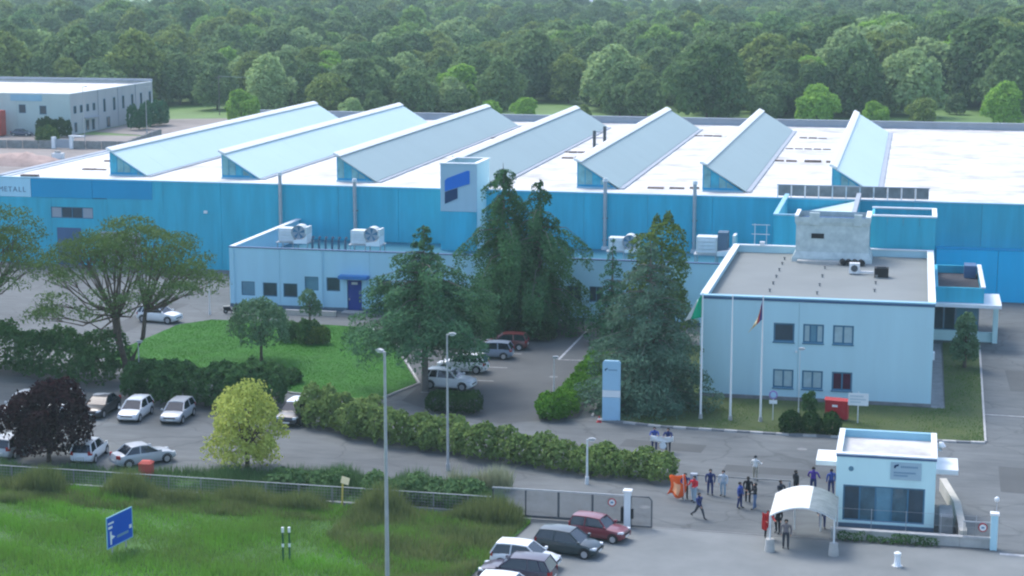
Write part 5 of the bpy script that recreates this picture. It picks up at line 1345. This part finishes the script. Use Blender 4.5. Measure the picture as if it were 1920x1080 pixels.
car((-71.3,162.4,0), radians(-8), 'white car parked behind the forked pine, left of lawn', 'suv', 'white')
car((-45.3,127.9,0), D_, 'black car with white roof behind the yellow tree', 'suv', 'black', roof='white')
car((-177.8,339.5,0), radians(0), 'dark blue car beside the red container at far left', 'sedan', 'dkblue')

e = empty('parked_scooter', (-66.0,168.0,0), radians(15), 'dark scooter with pale seat parked at the annex left corner', 'scooter')
for x in (-0.6,0.62):
    w = MB().cyl((x,-0.06,0.24),(x,0.06,0.24),0.24,n=14).build('wheel', M['black'], e, 40)
    MB().cyl((x,-0.07,0.24),(x,0.07,0.24),0.12,n=10).build('rim', M['rim'], w)
MB().prismy([(-0.75,0.35),(-0.1,0.22),(0.35,0.22),(0.55,0.75),(0.45,0.95),(0.25,0.35),(-0.05,0.4),(-0.2,0.68),(-0.85,0.66)],-0.14,0.14).build('body', M['black'], e)
MB().box(-0.85,-0.15,-0.13,0.13,0.67,0.76).build('seat', M['beige'], e)
MB().cyl((0.46,-0.32,1.02),(0.46,0.32,1.02),0.025,n=6).build('handlebar', M['steeld'], e)
MB().cyl((0.62,0,0.3),(0.46,0,1.0),0.04,n=6).build('fork', M['steeld'], e)
MB().box(-0.06,0.0,0.14,0.2,0,0.3).build('kickstand', M['steeld'], e)
e = empty('planter_wall', (-60.5,168.6,0), 0.02, 'low beige planter wall below the annex windows', 'planter')
for i in range(4): MB().box(i*1.3,i*1.3+1.27,-0.2,0.2,0,0.45).build('wall_block', M['beige'], e)
MB().box(-0.03,5.2,-0.23,0.23,0.451,0.5).build('coping', M['kerba'], e)

# ------------------------------------------------------------------ people
def person_mesh(name, pose, mats):
    J = {'pel': (0,0,0.95,.135,.105), 'waist': (0,0,1.10,.125,.095), 'chest': (0,0,1.30,.165,.115), 'neck': (0,0.005,1.475,.058,.058), 'head': (0,-.012,1.59,.083,.098), 'crown': (0,0,1.685,.075,.085), 'nose': (0,-.118,1.585,.013,.013)}
    B = [('pel','waist','S'),('waist','chest','S'),('chest','neck','S'),('neck','head','H'),('head','crown','H'),('head','nose','H')]
    for s, k in ((1,'l'),(-1,'r')):
        st_, ar, fl = pose['leg'+k], pose['arm'+k], pose['bend'+k]
        J['hip'+k] = (s*.095,0,0.90,.092,.088); hy = 0.90
        kn = (s*.105, -0.42*sin(st_), hy-0.42*cos(st_)); J['knee'+k] = (*kn,.066,.066)
        c = st_-pose.get('kneeb',0.12)*(1 if st_ < 0 else 0.3)
        an_ = (s*.11, kn[1]-0.40*sin(c), kn[2]-0.40*cos(c)); J['ank'+k] = (*an_,.044,.048)
        J['toe'+k] = (s*.125, an_[1]-0.17, an_[2]-0.045,.04,.034)
        J['sh'+k] = (s*.195,0,1.405,.066,.066)
        el = (s*(.215+.28*sin(pose.get('out',.12))), -0.28*sin(ar), 1.405-0.28*cos(ar)); J['el'+k] = (*el,.047,.047)
        wr_ = (el[0]-s*0.03, el[1]-0.25*sin(ar+fl), el[2]-0.25*cos(ar+fl)); J['wr'+k] = (*wr_,.033,.033)
        d = Vector((0,-sin(ar+fl),-cos(ar+fl))); w = Vector(wr_); J['palm'+k] = (*(w+d*0.075),.026,.036)
        sd = Vector((0,cos(ar+fl),-sin(ar+fl)))
        B += [('pel','hip'+k,'T'),('hip'+k,'knee'+k,'T'),('knee'+k,'ank'+k,'T'),('ank'+k,'toe'+k,'F'),('chest','sh'+k,'S'),('sh'+k,'el'+k,'S'),('el'+k,'wr'+k,'S'),('wr'+k,'palm'+k,'K')]
        for i, (o_, ln) in enumerate(((-.028,.065),(-.010,.078),(.009,.073),(.027,.058))):
            m1 = w+d*(0.075+ln*0.5)+sd*o_; m2 = w+d*(0.075+ln)+sd*o_*0.9+Vector((-s*0.014,0,0))
            J[f'f{i}a{k}'] = (*m1,.010,.010); J[f'f{i}b{k}'] = (*m2,.008,.008)
            B += [('palm'+k,f'f{i}a{k}','K'),(f'f{i}a{k}',f'f{i}b{k}','K')]
        th = w+d*0.045-sd*0.05; J['th'+k] = (*th,.011,.011); B.append(('palm'+k,'th'+k,'K'))
    names = list(J); idx = {n: i for i, n in enumerate(names)}
    me = bpy.data.meshes.new(name+'_skeleton')
    me.from_pydata([J[n][:3] for n in names], [(idx[a], idx[b]) for a, b, _ in B], [])
    o = bpy.data.objects.new('tmp', me); col.objects.link(o)
    sk = o.modifiers.new('skin', 'SKIN'); sk.use_smooth_shade = True
    for i, n in enumerate(names): me.skin_vertices[0].data[i].radius = J[n][3:5]; me.skin_vertices[0].data[i].use_root = (n == 'pel')
    ss = o.modifiers.new('sub', 'SUBSURF'); ss.levels = 1; ss.render_levels = 1
    dg = bpy.context.evaluated_depsgraph_get(); dg.update()
    out = bpy.data.meshes.new_from_object(o.evaluated_get(dg)); out.name = name
    bpy.data.objects.remove(o)
    out.materials.clear()
    segs = [(Vector(J[a][:3]), Vector(J[b][:3]), t, (J[a][3]+J[b][3])/2) for a, b, t in B]
    reg = {'S': 1, 'T': 2, 'H': 0, 'K': 0, 'F': 3}
    for p in out.polygons:
        c = p.center; best, bt = 9, 'S'
        for a, b_, t, r in segs:
            ab = b_-a; q = max(0, min(1, (c-a).dot(ab)/ab.length_squared)); dd = (c-a-ab*q).length-r
            if dd < best: best, bt = dd, t
        k = reg[bt]
        if bt == 'S' and c.z < 0.98 and abs(c.x) < 0.17 and abs(c.y) < 0.14: k = 2
        p.material_index = k; p.use_smooth = True
    return out
POSE = {'stand': dict(legl=.04,legr=-.05,arml=.05,armr=-.04,bendl=.2,bendr=.15),
        'walk': dict(legl=.42,legr=-.40,arml=-.4,armr=.45,bendl=.35,bendr=.4,kneeb=.5),
        'talk': dict(legl=.10,legr=-.04,arml=.25,armr=.35,bendl=1.2,bendr=1.3),
        'hold': dict(legl=.06,legr=-.06,arml=.8,armr=.75,bendl=.9,bendr=.9),
        'wide': dict(legl=.02,legr=.02,arml=.1,armr=.1,bendl=.9,bendr=.9,out=.3)}
BODY = {k: person_mesh('body_'+k, p, None) for k, p in POSE.items()}
CL = {n: mat('cloth '+n, c, rough=0.9, vary=0.15, scale=5) for n, c in dict(navy=(0.02,0.032,0.12), blue=(0.035,0.07,0.27), black=(0.012,0.013,0.018), red=(0.5,0.02,0.035), pale=(0.40,0.46,0.52), jeans=(0.10,0.16,0.28),
      ljeans=(0.28,0.38,0.46), white=(0.62,0.63,0.62), beige=(0.34,0.31,0.25), grey=(0.19,0.17,0.18), purple=(0.06,0.03,0.25), dkgrey=(0.04,0.045,0.06), redflag=(0.55,0.04,0.04)).items()}
HAIR = None
def person(x, y, face, pose, top, legs, label, h=1.75, hair=True, hairm='hair'):
    global HAIR
    e = empty('person', (x, y, 0), face, label, 'person', 'people at the factory gate', h/1.74)
    e.scale = (h/1.74*1.22, h/1.74*1.25, h/1.74)
    me = BODY[pose].copy()
    for m in (M['skin'], CL[top], CL[legs], M['shoe']): me.materials.append(m)
    lo = min(v.co.z for v in me.vertices)
    body = link('body', me, e); body.location.z = -lo+0.002
    if HAIR is None:
        V, F = [], []
        for i in range(7):
            t = pi*0.62*i/6
            for k in range(12):
                a = 2*pi*k/12
                f_ = 0.6 if (sin(a) < -0.3 and i > 3) else 1
                V.append((0.092*sin(t)*cos(a), 0.012+0.108*sin(t)*sin(a)*f_, 1.64+0.112*cos(t)))
        for i in range(6):
            for k in range(12): F.append((i*12+k,(i+1)*12+k,(i+1)*12+(k+1)%12,i*12+(k+1)%12))
        o = MB().add(V, F).build('hair', M['hair'], None, 80); HAIR = o.data; bpy.data.objects.remove(o)
        HAIR.materials.clear()
    hm = HAIR.copy(); hm.materials.append(CL[hairm] if hairm in CL else M[hairm])
    o = link('hair', hm, e); o.location.z = -lo+0.002
    for s in (-1, 1):
        q = MB().tube([(s*0.03,-0.098,1.605-lo),(s*0.03,-0.108,1.605-lo)],[0.012,0.006],6).build('eye', M['black'], e)
    return e
pi2 = pi/2
person(-13.7,113.9,0.3,'hold','navy','black','person in navy behind the orange banner at hedge end')
person(-13.05,113.4,-0.5,'talk','red','ljeans','person in red jacket and pale jeans beside orange banner')
person(-12.3,109.8,0.9,'walk','navy','dkgrey','person in navy walking alone nearest the open gate')
person(-12.2,115.2,0.1,'stand','navy','navy','person all in navy standing right of the red jacket')
person(-11.35,115.1,-0.2,'stand','pale','ljeans','person in pale blue top and light trousers standing alone')
person(-9.6,119.2,2.8,'talk','white','beige','person in white top and beige trousers behind dark group', hairm='black')
person(-10.0,112.6,1.2,'stand','blue','navy','person in blue, left one of the close group of three')
person(-9.62,114.0,3.0,'stand','black','black','person in black, rear one of the close group of three')
person(-9.05,112.6,-1.3,'talk','black','jeans','person in black jacket and jeans, right of the three')
person(-7.75,106.75,0.4,'hold','redflag','black','person wrapped in red left of the vaulted shelter post')
person(-6.55,105.05,0.1,'stand','grey','dkgrey','person in grey jacket standing under the shelter front', h=1.8)
person(-7.25,107.9,-0.4,'stand','black','black','person in black behind the red one at the shelter')
person(-7.5,113.6,0.8,'talk','dkgrey','navy','person in dark grey just left of the shelter roof back')
person(-6.7,116.2,2.2,'stand','black','black','person in black seen above the shelter roof left part')
person(-5.6,116.9,2.9,'wide','purple','navy','person in purple jacket seen above the shelter roof middle', h=1.85)
person(-4.45,117.0,-2.6,'stand','blue','navy','person in blue against the gatehouse left corner')
person(-4.62,109.5,0.2,'wide','dkgrey','navy','person in dark clothes under the right side of the shelter')
person(-17.35,125.4,0.1,'hold','blue','navy','left of two people in blue holding a white banner')
person(-16.35,125.3,0.0,'hold','navy','dkgrey','right of two people in blue holding a white banner')
# things held
def cloth(name, label, cat, loc, rz, W, H, m, bands=None, sag=0.06, group=None):
    e = empty(name, loc, rz, label, cat, group); nu, nv = 14, 6
    V = [(W*(i/nu-0.5), 0.05*sin(i*1.1)+0.03*sin(j+i*.6), H*(j/nv)-sag*math.sin(pi*i/nu)) for i in range(nu+1) for j in range(nv+1)]
    o = MB().add(V, [(i*(nv+1)+j,(i+1)*(nv+1)+j,(i+1)*(nv+1)+j+1,i*(nv+1)+j+1) for i in range(nu) for j in range(nv)]).build('cloth', m, e, 80)
    o.modifiers.new('thickness', 'SOLIDIFY').thickness = 0.012
    return e
e = cloth('white_banner', 'white cloth banner held by the two people in blue', 'banner', (-16.75,124.9,0.82), 0.02, 1.65, 0.42, M['white'])
MB().cyl((0.1,-0.09,-0.28),(0.1,-0.06,-0.28),0.25,n=16).build('round_badge', M['cap'], e)
e = empty('orange_banner', (-14.3,113.7,0), -0.25, 'bright orange banner with pale centre beside the hedge end', 'banner')
V, F = [], []
for i in range(11):
    for j in range(9):
        u, v = i/10, j/8
        V.append((-0.62+1.1*u+0.14*sin(v*4)+0.2*v, 0.2*sin(u*7+v*2), 0.22+1.55*v*(1-0.2*(1-u))+0.1*sin(u*6)))
F = [(i*9+j,(i+1)*9+j,(i+1)*9+j+1,i*9+j+1) for i in range(10) for j in range(8)]
b = MB().add(V, F); b.m = [1 if 2 <= i <= 6 and 1 <= j <= 4 else 0 for i in range(10) for j in range(8)]
o = b.build('cloth', [M['orange'], M['orangel']], e, 80); o.modifiers.new('thickness', 'SOLIDIFY').thickness = 0.012
MB().cyl((0.62,0.05,0.0),(0.5,0.0,1.75),0.02,n=6).build('staff', M['steelw'], e)
e = cloth('red_flag', 'red flag hanging from the shoulders left of the shelter', 'flag', (-7.9,106.45,0.7), 0.5, 0.42, 1.05, M['redfab'], sag=0.12)
MB().cyl((0.2,0.05,-0.7),(0.3,0.05,1.15),0.018,n=6).build('staff', M['steelw'], e)

# ------------------------------------------------------------------ the wood behind the factory
def crown_mesh(seed, h, r, n, leaf, base=0.0, nl=19):
    rng = np.random.default_rng(seed+4000); lobes = []
    for k in range(nl):
        a = 2.4*k+rng.random(); t = (k+0.4)/nl
        z = h*(base+(1-base)*(0.16+0.66*t)); q = math.sqrt(max(0.03, 1-(1.9*t-0.72)**2))
        rr = r*0.64*q*(0.55+0.55*rng.random()); lr = r*(0.30+0.17*rng.random())
        lobes.append((rr*cos(a), rr*sin(a), z, lr, lr, lr*(0.8+0.3*rng.random())))
    P, D = lobes_pts(lobes, n, rng, 0.74, low=-0.55); D = unit(D); D[:, 2] += 1.0
    P[:, 2] *= h/max(P[:, 2].max(), 1)
    me = leaves('crown', P, D, leaf*(0.6+0.8*rng.random(len(P))), M['l_wood'], rng, jit=0.6, asp=0.7)
    tr = limbs(h*0.6, 0.25, [l[:3] for l in lobes[:6]], rng); t = tr.build('trunk', M['bark'], None, 60); td = t.data; bpy.data.objects.remove(t)
    return me, td
SH = [crown_mesh(1,13,6.8,4400,0.44), crown_mesh(2,15,6.4,4400,0.44), crown_mesh(3,12,7.4,4800,0.46), crown_mesh(4,16,7.6,5200,0.48), crown_mesh(5,11,6.0,3600,0.42), crown_mesh(6,18,9.2,7200,0.48)]
SHH = [13,15,12,16,11,18]
cy_, sy_ = cos(YAW), sin(YAW)
def to_world(depth, lat): return (lat*cy_-depth*sy_, depth*cy_+lat*sy_)
def to_px(x, y): d = -x*sy_+y*cy_; l = x*cy_+y*sy_; return 960+3454*l/d, d
REFP = [(300,'above the far grey building'),(680,'behind the first sawtooth'),(835,'behind the second sawtooth'),(1000,'behind the third sawtooth'),(1170,'behind the fourth sawtooth'),(1340,'behind the fifth sawtooth'),(1515,'behind the sixth sawtooth'),(1700,'behind the seventh sawtooth'),(9999,'behind the bare right roof')]
ORD = ['first','second','third','fourth','fifth','sixth','seventh','eighth','ninth','tenth','eleventh','twelfth','thirteenth','fourteenth']
TREES = []
# trees and bushes standing free before the wood: pixel column, distance, height, shape, tint
for px, d, h, s, tint in [(860,432,11.5,2,'bright green'),(985,398,6.0,4,'bright green'),(1330,402,18.5,5,'dark green'),(1165,420,12.5,1,'mid green'),(1215,415,10.5,0,'mid green'),(1540,395,9.2,2,'bright green'),(1650,390,5.8,2,'bright green'),
                          (1742,388,6.6,4,'olive green'),(1895,392,10,3,'bright green'),(500,420,14.5,1,'pale silvery'),(446,402,7.5,2,'bright green'),(248,452,19,1,'olive green'),(178,440,12,2,'mid green'),(655,405,5.5,2,'pale silvery'),(1440,396,7.0,4,'mid green'),
                          (1095,405,4.0,2,'olive green'),(700,412,6.5,0,'mid green'),(1805,425,5,2,'mid green'),(920,400,5.2,4,'bright green'),(790,425,9,0,'mid green'),(330,455,13,3,'mid green'),(585,430,12,3,'dark green'),(1480,425,13,0,'dark green'),(1590,440,15,3,'dark green'),(400,440,11,0,'mid green')]:
    TREES.append((*to_world(d, (px-960)*d/3454), h, s, tint, 0))
rng = np.random.default_rng(21)
FAR = []
row = 0
d = 417.0
def clearing(x, y): return (-300 < x < -238 and 500 < y < 600)
while d < 1180:
    hwid = d*0.285+14; sp = 10.4 if d < 560 else 11.5
    nrow = int(2*hwid/sp)
    for i in range(nrow):
        lat = -hwid+sp*(i+0.5)+rng.normal()*2.4; dd = d+rng.normal()*2.6
        x, y = to_world(dd, lat)
        if clearing(x, y): continue
        pxx = to_px(x, y)[0]
        if dd < 452 and (965 < pxx < 1120 or 1775 < pxx < 1850 or 300 < pxx < 430 or pxx < 290): continue
        if dd < 436 and rng.random() < 0.3: continue
        hs = 1+0.16*sin(x*0.021+1.3)+0.14*sin(y*0.027+x*0.011)+0.12*rng.normal()
        q = rng.random()+0.25*sin(x*0.03+y*0.017)
        tint = 'dark green' if q < 0.22 else 'mid green' if q < 0.58 else 'olive green' if q < 0.8 else 'bright green' if q < 0.88 else 'dark green' if q < 1.0 else 'pale silvery'
        if rng.random() < 0.05: tint = 'pale silvery'
        s = int(rng.integers(0, 5))
        h = max(7.0, SHH[s]*1.0*hs)
        if len(TREES) < 298: TREES.append((x, y, h, s, tint, row+1))
        else: FAR.append((x, y, h/SHH[s], s))
    row += 1; d += 8.6 if d < 560 else 9.6
cnt = {}
TREES.sort(key=lambda t: to_px(t[0], t[1])[0])
proto = {}
for (x, y, h, s, tint, row_) in TREES:
    px, dep = to_px(x, y)
    ref = next(r for lim, r in REFP if px < lim)
    key = (ref, row_, tint); k = cnt.get(key, 0); cnt[key] = k+1
    where = 'standing free before the wood' if row_ == 0 else f'{ORD[row_-1]} wood row'
    lab = f'{ORD[k]} {tint} tree from left, {where}, {ref}'
    e = empty('wood_tree', (x, y, -0.08), R.random()*6.28, lab, 'tree', 'trees of the wood', h/SHH[s])
    c = link('crown', SH[s][0], e); c.color = (*TINT[tint], 1); proto.setdefault(s, c)
    link('trunk', SH[s][1], e)
# the rest of the wood, one mass: instances of the same crowns on points
FAR = np.array(FAR)
pm_ = bpy.data.meshes.new('far_wood'); pm_.vertices.add(len(FAR))
pm_.vertices.foreach_set('co', np.stack([FAR[:, 0], FAR[:, 1], np.full(len(FAR), -0.08)], 1).astype(np.float32).ravel())
at = pm_.attributes.new('tscale', 'FLOAT', 'POINT'); at.data.foreach_set('value', FAR[:, 2].astype(np.float32))
ai = pm_.attributes.new('tkind', 'INT', 'POINT'); ai.data.foreach_set('value', FAR[:, 3].astype(np.int32))
far = link('far_wood', pm_)
tag(far, 'dense far wood fading into haze beyond the nearer trees', 'wood', kind='stuff')
ng = bpy.data.node_groups.new('scatter', 'GeometryNodeTree')
ng.interface.new_socket('Geometry', in_out='INPUT', socket_type='NodeSocketGeometry'); ng.interface.new_socket('Geometry', in_out='OUTPUT', socket_type='NodeSocketGeometry')
gn = ng.nodes; gl = ng.links
gi, go = gn.new('NodeGroupInput'), gn.new('NodeGroupOutput')
g2i = gn.new('GeometryNodeJoinGeometry')
for s in sorted(proto, reverse=True):
    if s > 4: continue
    oi = gn.new('GeometryNodeObjectInfo'); oi.inputs['Object'].default_value = proto[s]; oi.inputs['As Instance'].default_value = True
    gl.new(oi.outputs['Geometry'], g2i.inputs[0])
iop = gn.new('GeometryNodeInstanceOnPoints'); iop.inputs['Pick Instance'].default_value = True
na = gn.new('GeometryNodeInputNamedAttribute'); na.data_type = 'FLOAT'; na.inputs['Name'].default_value = 'tscale'
nk = gn.new('GeometryNodeInputNamedAttribute'); nk.data_type = 'INT'; nk.inputs['Name'].default_value = 'tkind'
rv = gn.new('FunctionNodeRandomValue'); rv.data_type = 'FLOAT_VECTOR'; rv.inputs['Min'].default_value = (0,0,0); rv.inputs['Max'].default_value = (0,0,6.28)
sm_ = gn.new('GeometryNodeSetMaterial'); sm_.inputs['Material'].default_value = M['l_woodfar']
gl.new(gi.outputs[0], iop.inputs['Points']); gl.new(g2i.outputs[0], iop.inputs['Instance'])
gl.new(na.outputs['Attribute'], iop.inputs['Scale']); gl.new(nk.outputs['Attribute'], iop.inputs['Instance Index'])
gl.new(rv.outputs['Value'], iop.inputs['Rotation'])
gl.new(iop.outputs[0], sm_.inputs[0]); gl.new(sm_.outputs[0], go.inputs[0])
far.modifiers.new('scatter', 'NODES').node_group = ng

# power line at the wood edge
for (x, y, nm) in ((-158,398,'left wooden utility pole beside the far building'),(-128,455,'right wooden utility pole at the edge of the wood')):
    e = empty('utility_pole', (x, y, 0), 0, nm, 'pole', 'utility poles')
    MB().cyl((0,0,0),(0,0,9.2),0.13,0.09,n=8).build('shaft', M['barkg'], e)
    MB().box(-0.8,0.8,-0.06,0.06,8.6,8.75).build('cross_arm', M['barkg'], e)
b = MB().tube([(-158+30*t, 398+57*t, 9.0-1.6*4*t*(1-t)) for t in [i/12 for i in range(13)]],0.05,5)
tag(b.build('power_cable', M['steel']), 'thin sagging power cable between the two utility poles', 'cable')

# ------------------------------------------------------------------ haze
hz = MB().box(-1500, 1300, -60, 1800, -1.3, 44).build('haze', [])
tag(hz, kind='stuff')
hm = bpy.data.materials.new('haze'); hm.use_nodes = True
for n in list(hm.node_tree.nodes):
    if n.type == 'BSDF_PRINCIPLED': hm.node_tree.nodes.remove(n)
pv = hm.node_tree.nodes.new('ShaderNodeVolumePrincipled')
pv.inputs['Color'].default_value = (0.72, 0.93, 0.92, 1); pv.inputs['Density'].default_value = 0.00024
hm.node_tree.links.new(pv.outputs[0], hm.node_tree.nodes['Material Output'].inputs['Volume'])
hz.data.materials.append(hm)
